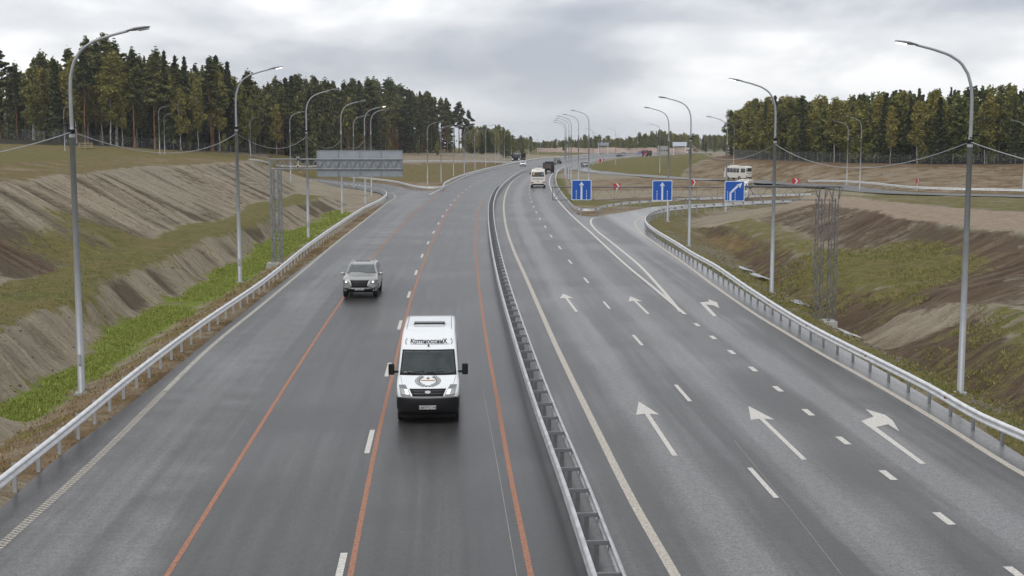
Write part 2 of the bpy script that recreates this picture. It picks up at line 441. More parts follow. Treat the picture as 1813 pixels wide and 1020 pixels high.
for f in ff:
    ids = [src[i] for i in f]
    if min(ids) < 0: continue
    P = CP[ids]; c = CID[ids]
    x0, x1 = P[:, 0].min(), P[:, 0].max(); y0, y1 = P[:, 1].min(), P[:, 1].max()
    i0, i1 = np.searchsorted(XS, x0), np.searchsorted(XS, x1, 'right')
    j0, j1 = np.searchsorted(YS, y0), np.searchsorted(YS, y1, 'right')
    if i1 <= i0 or j1 <= j0: continue
    gx, gy = np.meshgrid(XS[i0:i1], YS[j0:j1])
    d = (P[1, 1] - P[2, 1]) * (P[0, 0] - P[2, 0]) + (P[2, 0] - P[1, 0]) * (P[0, 1] - P[2, 1])
    if abs(d) < 1e-9: continue
    a = ((P[1, 1] - P[2, 1]) * (gx - P[2, 0]) + (P[2, 0] - P[1, 0]) * (gy - P[2, 1])) / d
    b = ((P[2, 1] - P[0, 1]) * (gx - P[2, 0]) + (P[0, 0] - P[2, 0]) * (gy - P[2, 1])) / d
    cc = 1 - a - b
    m = (a > -1e-6) & (b > -1e-6) & (cc > -1e-6)
    ZT[j0:j1, i0:i1][m] = (a * P[0, 2] + b * P[1, 2] + cc * P[2, 2])[m]
    ZONE[j0:j1, i0:i1][m] = c.min(); ZMAX[j0:j1, i0:i1][m] = c.max()
GX, GY = np.meshgrid(XS, YS)
ASP = in_poly(GX, GY, outline)

def vnoise(x, y, seed=0):
    xi = np.floor(x).astype(np.int64); yi = np.floor(y).astype(np.int64)
    fx = x - xi; fy = y - yi; fx = fx * fx * (3 - 2 * fx); fy = fy * fy * (3 - 2 * fy)
    def h(a, b):
        n = (a * 374761393 + b * 668265263 + seed * 974634777) & 0xffffffff
        n = ((n ^ (n >> 13)) * 1274126177) & 0xffffffff
        return ((n ^ (n >> 16)) & 0xffff) / 65535.0
    return (h(xi, yi) * (1 - fx) + h(xi + 1, yi) * fx) * (1 - fy) + (h(xi, yi + 1) * (1 - fx) + h(xi + 1, yi + 1) * fx) * fy
def fbm(x, y, seed=0, o=4):
    s = 0; a = 0.5
    for k in range(o): s = s + a * vnoise(x * 2**k, y * 2**k, seed + k); a *= 0.5
    return s / 0.94
def zn(a, b): return (ZONE == a) & (ZMAX == b)
def near_ids(lo, hi): return (ZONE >= lo) & (ZMAX <= hi)
for k, y in enumerate(YS):
    if y > 1080: ZT[k, :] = np.minimum(ZT[k, :], -(y - 1080) * .03)
Zs = ZT.copy()
for _ in range(2):
    Zp = np.pad(Zs, 1, mode='edge')
    Zs = (Zp[1:-1, 1:-1] * 2 + Zp[:-2, 1:-1] + Zp[2:, 1:-1] + Zp[1:-1, :-2] + Zp[1:-1, 2:]) / 6
near_road = ASP | (ZONE < 1) & ((ZMAX <= 1) | (ZMAX == 21))
ZT = np.where(near_road, ZT, Zs)
steepL = near_ids(3, 4) | near_ids(5, 6)
steepR = near_ids(22, 23) | near_ids(24, 25) | near_ids(27, 28)
def blur(m, k=2):
    m = m.astype(float)
    for _ in range(k):
        p = np.pad(m, 1, mode='edge'); m = (p[1:-1, 1:-1] * 2 + p[:-2, 1:-1] + p[2:, 1:-1] + p[1:-1, :-2] + p[1:-1, 2:]) / 6
    return m
sl = blur(steepL | steepR, 3)
# rills run down the slopes, i.e. across the road direction, slanting a little towards the camera
rA = GY + GX * 0.62; rB = GY - GX * 0.5
rill = np.where(GX < 0, fbm(rA * 0.75, GX * 0.06, 3, 4), fbm(rB * 0.75, GX * 0.06, 9, 4)) - 0.5
offm = blur(~ASP & ~(near_road), 3)
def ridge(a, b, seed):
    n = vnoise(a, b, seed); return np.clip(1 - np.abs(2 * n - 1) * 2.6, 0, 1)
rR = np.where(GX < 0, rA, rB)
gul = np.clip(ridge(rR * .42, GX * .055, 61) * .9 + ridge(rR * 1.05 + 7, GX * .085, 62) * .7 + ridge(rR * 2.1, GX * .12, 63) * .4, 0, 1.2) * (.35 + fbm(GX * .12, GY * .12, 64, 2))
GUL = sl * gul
ZT = ZT - GUL * 0.28 + sl * rill * 0.5 + offm * (fbm(GX * 0.12, GY * 0.12, 21, 4) - 0.5) * 0.35 + offm * (fbm(GX * 0.8, GY * 0.8, 33, 3) - 0.5) * 0.14
rough_r = blur(near_ids(22, 24), 3)
ZT = ZT + rough_r * (fbm(GX * 0.40, GY * 0.40, 55, 5) - 0.5) * 0.85
ZT = np.where(ASP, -0.15, ZT)
nearA = blur(ASP, 2) > 0.01
ZT = np.where(nearA & ~ASP, np.minimum(ZT, -0.05), ZT)

def terr(x, y):
    i = int(np.clip(np.searchsorted(XS, x) - 1, 0, nx - 2)); j = int(np.clip(np.searchsorted(YS, y) - 1, 0, ny - 2))
    a = (x - XS[i]) / (XS[i + 1] - XS[i]); b = (y - YS[j]) / (YS[j + 1] - YS[j])
    return float((ZT[j, i] * (1 - a) + ZT[j, i + 1] * a) * (1 - b) + (ZT[j + 1, i] * (1 - a) + ZT[j + 1, i + 1] * a) * b)
def hit(px, py, t0=20.0, tmax=1500.0):
    d = ray(px, py); t = t0; dt = 0.5
    prev = t
    while t < tmax:
        x, y, z = d.x * t, d.y * t, CH + d.z * t
        if z < terr(x, y):
            lo, hi = prev, t
            for _ in range(20):
                m = (lo + hi) / 2
                if CH + d.z * m < terr(d.x * m, d.y * m): hi = m
                else: lo = m
            return Vector((d.x * hi, d.y * hi, terr(d.x * hi, d.y * hi)))
        prev = t; t += dt; dt = max(0.5, t * 0.004)
    return Vector((d.x * t, d.y * t, terr(d.x * t, d.y * t)))

# material masks
def rng_mask(*pairs):
    m = np.zeros(ZT.shape, bool)
    for a, b in pairs: m |= near_ids(a, b)
    return m
grass = np.zeros(ZT.shape); lush = grass.copy(); mud = grass.copy(); rust = grass.copy(); pale = grass.copy(); floor = grass.copy()
def setz(m, arr, v): arr[m] = np.maximum(arr[m], v)
setz(zn(0, 1), rust, 0.55); setz(zn(0, 1), pale, 0.4); setz(zn(0, 0), rust, 0.5)
setz(zn(1, 2) | zn(1, 1), rust, 0.55); setz(zn(1, 2), lush, 0.35)
setz(near_ids(2, 3), lush, 1.0); setz(near_ids(2, 3), grass, 0.6); lush[near_ids(2, 3)] = (0.36 + 0.95 * (fbm(GX * .35, GY * .15, 91, 3)))[near_ids(2, 3)]
setz(near_ids(3, 4) & (GY > 0), grass, 0.22)
setz(near_ids(4, 5), grass, 0.82)
setz(near_ids(6, 6.5), rust, 0.62); setz(near_ids(6, 6.5), grass, 0.5)
setz(near_ids(6, 7) & ~near_ids(6, 6.5) & ~near_ids(6, 6), grass, 0.75); setz(near_ids(6.5, 7), rust, 0.7)
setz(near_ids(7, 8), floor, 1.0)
setz(zn(0, 21), grass, 0.7); setz(zn(0, 21), rust, 0.4); setz(zn(21, 22), grass, 0.55); setz(zn(21, 22), mud, 0.5)
setz(near_ids(22, 23), grass, 0.40); setz(near_ids(22, 23), mud, 0.8)
setz(near_ids(23, 24), grass, 0.6); setz(near_ids(23, 24), mud, 0.3)
setz(near_ids(24, 25), mud, 0.55)
setz(near_ids(25, 25.5), pale, 0.7); setz(near_ids(25, 25), pale, .5)
setz(near_ids(25.5, 26), grass, 0.6); setz(near_ids(26, 26), rust, 0.6); setz(near_ids(26, 27), rust, 0.5)
setz(near_ids(27, 28), grass, 0.22); setz(near_ids(27, 28), mud, 0.2); setz(near_ids(28, 29), rust, 0.75)
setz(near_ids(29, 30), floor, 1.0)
z0 = (ZONE == 0)
setz(z0 & (ZMAX == 40), grass, 0.9); setz(z0 & (ZMAX == 41), grass, 0.3); setz(z0 & (ZMAX == 42), rust, 0.7); setz(near_ids(40, 40), grass, 0.9)
setz(near_ids(41, 42), grass, 0.35); setz(near_ids(41, 42), rust, 0.35); setz(near_ids(42, 42), rust, 0.5)
setz(near_ids(26, 41), mud, 0.35); setz(near_ids(26, 41), rust, 0.5)
setz(ZMAX == 45, grass, 0.95)
setz((ZMAX == 50) | (ZMAX == 51), rust, 0.85); setz((ZMAX == 50) | (ZMAX == 51), grass, 0.55)
setz((ZMAX == 52), pale, 0.3); setz(ZMAX == 52, rust, 0.35)
setz((ZMAX == 60), grass, 0.8); setz(ZMAX == 60, rust, 0.4)
setz((ZONE == 7) & (ZMAX >= 50), rust, 0.5)
def blob(px, py, z, rx, ry, arr, v, rot=0.0):
    x, y = G(px, py, z); dx = GX - x; dy = GY - y
    a = dx * math.cos(rot) + dy * math.sin(rot); b = -dx * math.sin(rot) + dy * math.cos(rot)
    m = np.clip(1.5 - 1.0 * np.hypot(a / rx, b / ry), 0, 1) * v
    np.maximum(arr, m, out=arr)
blob(45, 455, 1.7, 6.5, 2.2, mud, 1.0, -0.35)
blob(1600, 395, 2.3, 4.0, 10, mud, 1.0); blob(1740, 440, 2.4, 2.6, 9, mud, 1.0); blob(1700, 500, 1.4, 3.5, 7, mud, 0.85)
blob(1400, 380, .8, 4, 12, mud, 0.5)
blob(1240, 425, -1.0, 2.3, 16, rust, 1.0, 0.1); blob(1260, 440, -1.0, 2.0, 12, pale, 0.25)
blob(380, 330, 3, 3, 8, grass, 0.0)
blob(200, 420, 1.5, 5, 5, grass, 0.75); blob(140, 440, 1.4, 4, 7, grass, 0.6)
blob(1550, 475, .8, 5, 9, grass, 1.0)
_mp = np.array([G(a, b, .3) for a, b in [(1046, 301), (1062, 285), (1107, 279), (1240, 277), (1262, 284), (1235, 300), (1200, 310), (1100, 304)]])
_mm = in_poly(GX, GY, _mp); grass[_mm] = 1.15; rust[_mm] = .2; mud[_mm] = 0; pale[_mm] = 0
for a in (grass, lush, mud, rust, pale, floor): a[:] = blur(a, 3)
kw = np.ones(ZT.shape)
# ground object
V = np.stack([GX.ravel(), GY.ravel(), ZT.ravel()], 1)
idx = np.arange(nx * ny).reshape(ny, nx)
Fq = np.stack([idx[:-1, :-1].ravel(), idx[:-1, 1:].ravel(), idx[1:, 1:].ravel(), idx[1:, :-1].ravel()], 1)

def ground_mat():
    m = bpy.data.materials.new('earth_and_grass'); m.use_nodes = True
    nt = m.node_tree; b = nt.nodes['Principled BSDF']
    geo = nt.nodes.new('ShaderNodeNewGeometry')
    pos = geo.outputs['Position']
    a1 = nt.nodes.new('ShaderNodeAttribute'); a1.attribute_name = 'm1'
    a2 = nt.nodes.new('ShaderNodeAttribute'); a2.attribute_name = 'm2'
    s1 = nt.nodes.new('ShaderNodeSeparateXYZ'); nt.links.new(a1.outputs['Vector'], s1.inputs[0])
    s2 = nt.nodes.new('ShaderNodeSeparateXYZ'); nt.links.new(a2.outputs['Vector'], s2.inputs[0])
    nf = noise_n(nt, pos, 1.6, 8, 0.65)
    nm = noise_n(nt, pos, 0.28, 6, 0.6, 0.4)
    nb = noise_n(nt, pos, 0.045, 5, 0.55)
    fine = noise_n(nt, pos, 9.0, 4, 0.7)
    # downslope streaks (mirrored slant left and right of the road)
    sp = nt.nodes.new('ShaderNodeSeparateXYZ'); nt.links.new(pos, sp.inputs[0])
    ax = math_n(nt, 'ABSOLUTE', sp.outputs[0])
    ya = math_n(nt, 'SUBTRACT', sp.outputs[1], math_n(nt, 'MULTIPLY', ax, 0.58))
    cm = nt.nodes.new('ShaderNodeCombineXYZ'); nt.links.new(sp.outputs[0], cm.inputs[0]); nt.links.new(ya, cm.inputs[1])
    st = noise_n(nt, map_n(nt, cm.outputs[0], (0.16, 1.25, 1)), 1.0, 7, 0.66, 0.25)
    st2 = noise_n(nt, map_n(nt, cm.outputs[0], (0.5, 4.5, 1), (5, 3, 0)), 1.0, 4, 0.6, 0.2)
    soil = ramp_n(nt, st, [(0.30, (0.105, 0.080, 0.054)), (0.42, (0.195, 0.160, 0.115)), (0.52, (0.285, 0.245, 0.182)), (0.68, (0.36, 0.32, 0.25))])
    soil = mix_n(nt, 0.35, soil, ramp_n(nt, nm, [(0.3, (0.20, 0.145, 0.10)), (0.6, (0.31, 0.27, 0.20))]))
    soil = mix_n(nt, ramp_n(nt, nb, [(0.42, 0.0), (0.6, 0.3)]), soil, (0.235, 0.25, 0.19))
    soil = mix_n(nt, 0.5, soil, ramp_n(nt, st2, [(0.3, (0.62, 0.60, 0.57)), (0.65, (1.2, 1.2, 1.18))]), 'MULTIPLY')
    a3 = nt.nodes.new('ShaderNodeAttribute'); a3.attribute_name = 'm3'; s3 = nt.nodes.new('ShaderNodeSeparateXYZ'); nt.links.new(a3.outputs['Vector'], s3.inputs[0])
    soil = mix_n(nt, ramp_n(nt, math_n(nt, 'ADD', s3.outputs[0], math_n(nt, 'MULTIPLY', math_n(nt, 'SUBTRACT', st2, .5), .5)), [(.30, 0.0), (.75, .85)]), soil, (0.075, 0.058, 0.036))  # gullies darkened in the colour itself: moist soil plus painted shade
    brk = math_n(nt, 'SUBTRACT', math_n(nt, 'ADD', math_n(nt, 'MULTIPLY', nf, 0.7), math_n(nt, 'MULTIPLY', nm, 0.9)), 0.8)
    brs = math_n(nt, 'ADD', brk, math_n(nt, 'MULTIPLY', math_n(nt, 'SUBTRACT', st, 0.5), 1.2))
    def thr(mask, n, k=1.1, lo=0.38, hi=0.6):
        s = math_n(nt, 'ADD', mask, math_n(nt, 'MULTIPLY', n, k))
        return ramp_n(nt, s, [(lo, 0.0), (hi, 1.0)])
    gr = ramp_n(nt, nf, [(0.3, (0.070, 0.068, 0.022)), (0.5, (0.118, 0.118, 0.034)), (0.7, (0.19, 0.172, 0.062))])
    gr = mix_n(nt, ramp_n(nt, nm, [(0.4, 0.0), (0.65, 0.55)]), gr, (0.185, 0.135, 0.060))
    rs = ramp_n(nt, nf, [(0.3, (0.095, 0.060, 0.030)), (0.5, (0.185, 0.118, 0.060)), (0.72, (0.29, 0.20, 0.115))])
    rs = mix_n(nt, ramp_n(nt, nm, [(0.45, 0.0), (0.6, 0.5)]), rs, (0.085, 0.062, 0.022))
    ls = ramp_n(nt, nf, [(0.3, (0.085, 0.115, 0.016)), (0.5, (0.145, 0.20, 0.026)), (0.7, (0.24, 0.26, 0.06))])
    md = ramp_n(nt, st, [(0.3, (0.050, 0.033, 0.020)), (0.5, (0.105, 0.072, 0.047)), (0.7, (0.18, 0.14, 0.10))])
    pl = ramp_n(nt, nf, [(0.3, (0.22, 0.17, 0.12)), (0.7, (0.37, 0.295, 0.225))])
    c = mix_n(nt, thr(s1.outputs[2], brs), soil, md)
    c = mix_n(nt, thr(s2.outputs[1], brk), c, pl)
    c = mix_n(nt, thr(s2.outputs[0], brk), c, rs)
    c = mix_n(nt, thr(s1.outputs[0], brs), c, gr)
    c = mix_n(nt, thr(s1.outputs[1], brk, 1.0), c, ls)
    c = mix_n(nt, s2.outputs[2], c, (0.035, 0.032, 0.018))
    c = mix_n(nt, 1.0, c, ramp_n(nt, fine, [(0.3, 0.78), (0.7, 1.2)]), 'MULTIPLY')
    nt.links.new(c, b.inputs['Base Color'])
    b.inputs['Roughness'].default_value = 0.95; b.inputs['Specular IOR Level'].default_value = 0.15
    h = math_n(nt, 'ADD', math_n(nt, 'MULTIPLY', st, 1.2), math_n(nt, 'ADD', math_n(nt, 'MULTIPLY', nf, 0.6), math_n(nt, 'MULTIPLY', fine, 0.15)))
    bn = nt.nodes.new('ShaderNodeBump'); bn.inputs['Strength'].default_value = 0.9; bn.inputs['Distance'].default_value = 0.35
    nt.links.new(h, bn.inputs['Height']); nt.links.new(bn.outputs[0], b.inputs['Normal'])
    return m
M['ground'] = ground_mat()
ground = np_obj('ground', V, Fq, M['ground'], smooth=True)
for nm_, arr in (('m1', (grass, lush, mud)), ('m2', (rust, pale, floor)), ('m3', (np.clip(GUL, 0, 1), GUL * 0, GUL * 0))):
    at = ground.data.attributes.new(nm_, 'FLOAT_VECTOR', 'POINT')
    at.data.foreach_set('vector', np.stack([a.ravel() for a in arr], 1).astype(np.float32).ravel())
tag(ground, kind='structure')

# ------------------------------------------------------------------ asphalt
def dist_to_line(P, L):
    """signed distance of points P to polyline L (positive right of travel)"""
    best = np.full(len(P), 1e9); sgn = np.ones(len(P)); arc = np.zeros(len(P))
    acc = 0.0
    for i in range(len(L) - 1):
        a, b = L[i], L[i + 1]; d = b - a; l2 = d @ d
        t = np.clip(((P - a) @ d) / l2, 0, 1)
        q = a + t[:, None] * d; e = P - q; dd = np.hypot(e[:, 0], e[:, 1])
        m = dd < best
        cr = d[0] * e[:, 1] - d[1] * e[:, 0]
        best[m] = dd[m]; sgn[m] = np.where(cr[m] > 0, -1, 1); arc[m] = (acc + t * math.sqrt(l2))[m]
        acc += math.sqrt(l2)
    return best * sgn, arc
pts = [tuple(p) for p in outline]; nO = len(pts)
y = -90.0; row = 0
while y < 1000:
    st = 1.0 if y < 90 else 2.0 if y < 220 else 5.0 if y < 450 else 15.0
    for x in np.arange(-60 if y < 450 else -20, 60 if y < 300 else 190, st * 1.2 if y < 300 else st):
        pts.append((x + (row % 2) * st * 0.5, y))
    y += st; row += 1
pa = np.array(pts)
ins = in_poly(pa[nO:, 0], pa[nO:, 1], outline)
din = np.array([True] * 0)
pin = pa[nO:][ins]
# drop interior points too close to the outline
kd = []
for p in pin:
    if np.min((outline[:, 0] - p[0])**2 + (outline[:, 1] - p[1])**2) > 0.25: kd.append(p)
pin = np.array(kd)
allp = [Vector(p) for p in outline] + [Vector(p) for p in pin]
r = geometry.delaunay_2d_cdt(allp, [(i, (i + 1) % nO) for i in range(nO)], [list(range(nO))], 1, 1e-4)
AV = np.array([(p.x, p.y, 0.0) for p in r[0]])
lat, arc = dist_to_line(AV[:, :2], MED)
AF = [tuple(f) for f in r[2]]
# kerb-less edge with real thickness
cnt = {}
for f in AF:
    for i in range(len(f)):
        e = (f[i], f[(i + 1) % len(f)]); k = (min(e), max(e))
        cnt[k] = None if k in cnt else e
nb0 = len(AV)
be = [e for e in cnt.values() if e]
bv = sorted({i for e in be for i in e}); mp = {v_: nb0 + k for k, v_ in enumerate(bv)}
AV = np.vstack([AV, np.array([(AV[i, 0], AV[i, 1], -0.3) for i in bv])])
AF += [(e[1], e[0], mp[e[0]], mp[e[1]]) for e in be]
lat = np.concatenate([lat, lat[bv]]); arc = np.concatenate([arc, arc[bv]])

def asphalt_mat():
    m = bpy.data.materials.new('damp_asphalt'); m.use_nodes = True
    nt = m.node_tree; b = nt.nodes['Principled BSDF']
    at = nt.nodes.new('ShaderNodeAttribute'); at.attribute_name = 'lane'
    s = nt.nodes.new('ShaderNodeSeparateXYZ'); nt.links.new(at.outputs['Vector'], s.inputs[0])
    latn, arcn, patch = s.outputs[0], s.outputs[1], s.outputs[2]
    geo = nt.nodes.new('ShaderNodeNewGeometry'); pos = geo.outputs['Position']
    cm = nt.nodes.new('ShaderNodeCombineXYZ'); nt.links.new(latn, cm.inputs[0]); nt.links.new(arcn, cm.inputs[1])
    lane = noise_n(nt, map_n(nt, cm.outputs[0], (1.0, 0.008, 1)), 1.1, 4, 0.6)
    lane2 = noise_n(nt, map_n(nt, cm.outputs[0], (1.0, 0.022, 1), (4, 9, 0)), 2.6, 5, 0.6)
    big = noise_n(nt, pos, 0.11, 5, 0.6, 0.3)
    grain = noise_n(nt, pos, 15.0, 3, 0.85)
    grain2 = noise_n(nt, pos, 5.0, 5, 0.7)
    w = math_n(nt, 'COSINE', math_n(nt, 'MULTIPLY', math_n(nt, 'SUBTRACT', latn, 3.3), 2 * math.pi / 3.3))
    right = ramp_n(nt, math_n(nt, 'ADD', math_n(nt, 'MULTIPLY', latn, 0.2), 0.5), [(0.5, 0.25), (0.75, 1.0)])
    w = math_n(nt, 'MULTIPLY', w, right)
    w = math_n(nt, 'SUBTRACT', math_n(nt, 'MULTIPLY', math_n(nt, 'POWER', math_n(nt, 'ADD', math_n(nt, 'MULTIPLY', w, 0.5), 0.5), 2.2), 1.0), 0.3)
    base = ramp_n(nt, math_n(nt, 'ADD', math_n(nt, 'MULTIPLY', latn, 0.05), 0.5), [(0.30, 0.40), (0.36, 0.27), (0.44, .18), (0.485, 0.04), (0.515, 0.50), (0.60, 0.68), (1.0, 0.68)])  # dark band left of the median: barrier shadow and wet asphalt painted in
    v = math_n(nt, 'ADD', math_n(nt, 'ADD', math_n(nt, 'MULTIPLY', w, 0.62), math_n(nt, 'SUBTRACT', base, 0.5)),
        math_n(nt, 'ADD', math_n(nt, 'MULTIPLY', math_n(nt, 'SUBTRACT', lane, 0.5), 0.9),
        math_n(nt, 'ADD', math_n(nt, 'MULTIPLY', math_n(nt, 'SUBTRACT', lane2, 0.5), 0.4), math_n(nt, 'MULTIPLY', math_n(nt, 'SUBTRACT', big, 0.5), 0.7))))
    v = math_n(nt, 'ADD', v, math_n(nt, 'MULTIPLY', patch, 0.42))
    c = ramp_n(nt, math_n(nt, 'ADD', v, 0.5), [(0.0, (0.015, 0.015, 0.015)), (0.5, (0.048, 0.047, 0.046)), (1.0, (0.150, 0.150, 0.150))])
    gg = math_n(nt, 'ADD', math_n(nt, 'MULTIPLY', grain, 0.9), math_n(nt, 'MULTIPLY', grain2, 0.4))
    c = mix_n(nt, 1.0, c, ramp_n(nt, gg, [(0.47, 0.45), (0.84, 1.75)]), 'MULTIPLY')
    # thin longitudinal seams
    nt.links.new(c, b.inputs['Base Color'])
    rg = ramp_n(nt, math_n(nt, 'ADD', math_n(nt, 'MULTIPLY', v, 0.7), 0.5), [(0.1, 0.33), (0.9, 0.50)])
    wet = ramp_n(nt, math_n(nt, 'ADD', math_n(nt, 'MULTIPLY', lane2, .5), math_n(nt, 'MULTIPLY', big, .7)), [(.55, .04), (.80, .22)])
    edge = ramp_n(nt, math_n(nt, 'MULTIPLY', latn, .05), [(.62, 0.0), (.68, 1.0)])
    nt.links.new(math_n(nt, 'MAXIMUM', wet, math_n(nt, 'MULTIPLY', edge, .55)), b.inputs['Coat Weight']); b.inputs['Coat Roughness'].default_value = 0.16
    nt.links.new(rg, b.inputs['Roughness'])
    b.inputs['Specular IOR Level'].default_value = 0.45
    bn = nt.nodes.new('ShaderNodeBump'); bn.inputs['Strength'].default_value = 0.5; bn.inputs['Distance'].default_value = 0.01
    nt.links.new(grain, bn.inputs['Height']); nt.links.new(bn.outputs[0], b.inputs['Normal'])
    return m
M['asphalt'] = asphalt_mat()
road = np_obj('road', AV, AF, M['asphalt'])
# resurfaced strip: left shoulder is older and paler than the new running lanes
sd_px = [(270, 1020), (318, 840), (395, 745), (460, 655), (540, 580), (600, 510), (660, 440), (720, 385), (770, 348)]
SEAM = resample(extend(px_line(sd_px), 60), 2.0)
ds, _ = dist_to_line(AV[:, :2], SEAM)
dl, _ = dist_to_line(AV[:, :2], np.array([(p[0], p[1]) for p in LEs]))
pt = np.clip(-ds / 0.5 + 0.5, 0, 1) * (lat < -3) * (AV[:, 1] < 230) * np.clip((dl - 0.6) / 0.8, 0, 1)
at = road.data.attributes.new('lane', 'FLOAT_VECTOR', 'POINT')
at.data.foreach_set('vector', np.stack([lat, arc, pt], 1).astype(np.float32).ravel())
tag(road, kind='structure')

# loop road on the terrain
def strip(name, P, wd, z, m, parent=None, zs=None):
    n = len(P); t = tangents(P[:, :2]); nr = np.stack([t[:, 1], -t[:, 0]], 1)
    za = np.full(n, z) if zs is None else zs
    A = P[:, :2] + nr * wd / 2; B = P[:, :2] - nr * wd / 2
    V = np.vstack([np.column_stack([A, za]), np.column_stack([B, za])])
    Fq = np.array([(i, n + i, n + i + 1, i + 1) for i in range(n - 1)])[:, ::-1]
    return np_obj(name, V, Fq, m, parent)
lp = offset_line(LOOPs, -0.5)
lp3 = lp.copy()
zl = np.array([max(terr(p[0] + dx, p[1] + dy) for dx in (-3, 0, 3) for dy in (-3, 0, 3)) + 0.03 for p in lp])
zl[-6:] = 0.004
lr = strip('slip_road', lp[:, :2], 6.5, 0, M['asphalt'], zs=zl); tag(lr, kind='structure')
M['asphalt_plain'] = M['asphalt']
at = lr.data.attributes.new('lane', 'FLOAT_VECTOR', 'POINT')
at.data.foreach_set('vector', np.tile(np.array([2.0, 5.0, 0.5], np.float32), len(lr.data.vertices)))

# ------------------------------------------------------------------ road markings (parts of the road)
ZM = 0.005
def line_mark(name, pxs, wd, m, ext=0, z=ZM, step=1.0):
    p = px_line(pxs)
    if ext: p = extend(p, ext)
    return strip(name, resample(p, step)[:, :2], wd, z, m, road)
white, orange = M['white_paint'], M['orange_paint']
# left edge line: the near stretch is a profiled (beaded) marking
le_px = [(0, 967), (159, 824), (370, 617), (460, 543), (544, 473), (589, 435), (646, 390), (685, 360), (699, 350.5), (697, 344), (685, 340.5)]
LEL = resample(extend(px_line(le_px), 40), 0.17)[:, :2]
tg = tangents(LEL); k_ = int(np.argmax(LEL[:, 1] > 46))
mb = MB()
for i in range(0, k_):
    if LEL[i, 1] < 0: continue
    c = LEL[i]; t = tg[i]; n = np.array([t[1], -t[0]])
    for sgn in (-1, 1):
        q0 = c + n * sgn * 0.06 + t * (.085 if sgn > 0 else 0)
        q = [q0 + n * 0.055 + t * 0.05, q0 - n * 0.055 + t * 0.05, q0 - n * 0.055 - t * 0.05, q0 + n * 0.055 - t * 0.05]
        if 1:
            mb.add([(a[0], a[1], ZM) for a in q], [(3, 2, 1, 0)])
mb.build('edge_line_profiled', M['cream_paint'], road)
strip('edge_line', LEL[k_ - 1:], 0.2, ZM, M['dull_paint'], road)
line_mark('edge_line', [(760, 345), (781, 334), (797, 325), (848, 304), (900, 294.5), (925, 289.7), (957, 284), (1016, 278.6), (1062, 273.6)], 0.2, white, step=3)
line_mark('edge_line', [(1196, 1020), (1120, 887), (1052.5, 753), (988, 620), (934, 498), (908.6, 441), (897, 406), (892.5, 378), (892, 361), (897, 338), (908.6, 320), (928, 306.5), (945, 299), (970, 292.5), (1018, 284.5), (1045, 281), (1088, 276.5)], 0.22, M['cream_paint'], 40, step=1.5)
line_mark('edge_line', [(1813, 840), (1775, 818), (1656, 743), (1543, 676), (1453, 626), (1385, 585.5), (1340, 558), (1270, 510), (1218, 471), (1166.5, 435), (1135, 412), (1124.5, 396), (1129, 388), (1143, 383.5)], 0.22, M['cream_paint'], 40)
line_mark('edge_line', [(1213, 557), (1160, 512), (1109, 470), (1046, 412), (1011.6, 381), (988, 355), (975, 333), (973, 318), (980, 306), (990, 300.5)], 0.2, white, z=ZM + .008)
line_mark('edge_line', [(1205, 552), (1165, 505), (1132, 470), (1083, 429.5), (1054.6, 406.6), (1046, 393), (1052, 385.8), (1063, 384.6)], 0.2, white)
line_mark('edge_line', [(692, 340.5), (725, 340), (771, 340)], 0.35, white)
line_mark('work_zone_line', [(295, 1020), (470, 740), (540, 630), (608, 528), (662, 454), (720, 390), (760, 356), (795, 333)], 0.125, orange, 40)
line_mark('work_zone_line', [(620, 1020), (645, 890), (669, 773), (697, 655), (724, 543), (765, 430), (797, 369.6), (829, 334.5)], 0.125, orange, 40)
line_mark('work_zone_line', [(940, 1020), (903.5, 840), (880, 706), (860, 595), (847, 498), (842, 430), (846, 382), (857, 350)], 0.13, orange, 40)
line_mark('edge_line', [(915, 1020), (880, 820), (855, 690)], 0.012, M['dull_paint'], 20)
line_mark('edge_line', [(1605, 1170), (1430, 940), (1300, 780)], 0.012, M['dull_paint'])
def dashes(name, pxs, first, dash, period, wd, m, n, ext=0):
    P = resample(extend(px_line(pxs), 30) if ext else px_line(pxs), 0.25)[:, :2]
    s = np.concatenate([[0], np.cumsum(np.linalg.norm(np.diff(P, axis=0), axis=1))])
    fx = G(*first); k = int(np.argmin((P[:, 0] - fx[0])**2 + (P[:, 1] - fx[1])**2)); s0 = s[k]
    for j in range(-3, n):
        a = s0 + j * period; b_ = a + dash
        if a < 0 or b_ > s[-1]: continue
        q = np.linspace(a, b_, 5)
        strip(name, np.stack([np.interp(q, s, P[:, 0]), np.interp(q, s, P[:, 1])], 1), wd, ZM, m, road)
dashes('lane_dash', [(600, 1020), (655, 780), (688, 651), (709, 572), (725.5, 517.5), (738, 479), (749, 449), (775, 398), (791, 372), (811, 348), (829, 333), (850, 321), (878, 308)], (652, 803), 3.0, 12.0, 0.15, white, 30, 1)
dashes('lane_dash', [(1350, 854), (1208, 695), (1127, 600), (1072, 538), (1036, 494), (1008, 462), (990, 437), (975, 417), (965, 401), (956, 388), (950, 377), (945.5, 367.6), (942, 359), (938, 345.5), (937.5, 334), (940, 322), (948, 311), (962, 302)], (1377, 882), 3.0, 12.0, 0.14, white, 30, 1)
dashes('lane_dash', [(1795, 1012), (1671, 918), (1573, 842), (1494, 781), (1432, 731), (1379, 690), (1335, 655), (1296, 624), (1263, 598), (1234, 575), (1212, 557)], (1688, 931), 1.0, 4.0, 0.2, white, 12, 1)
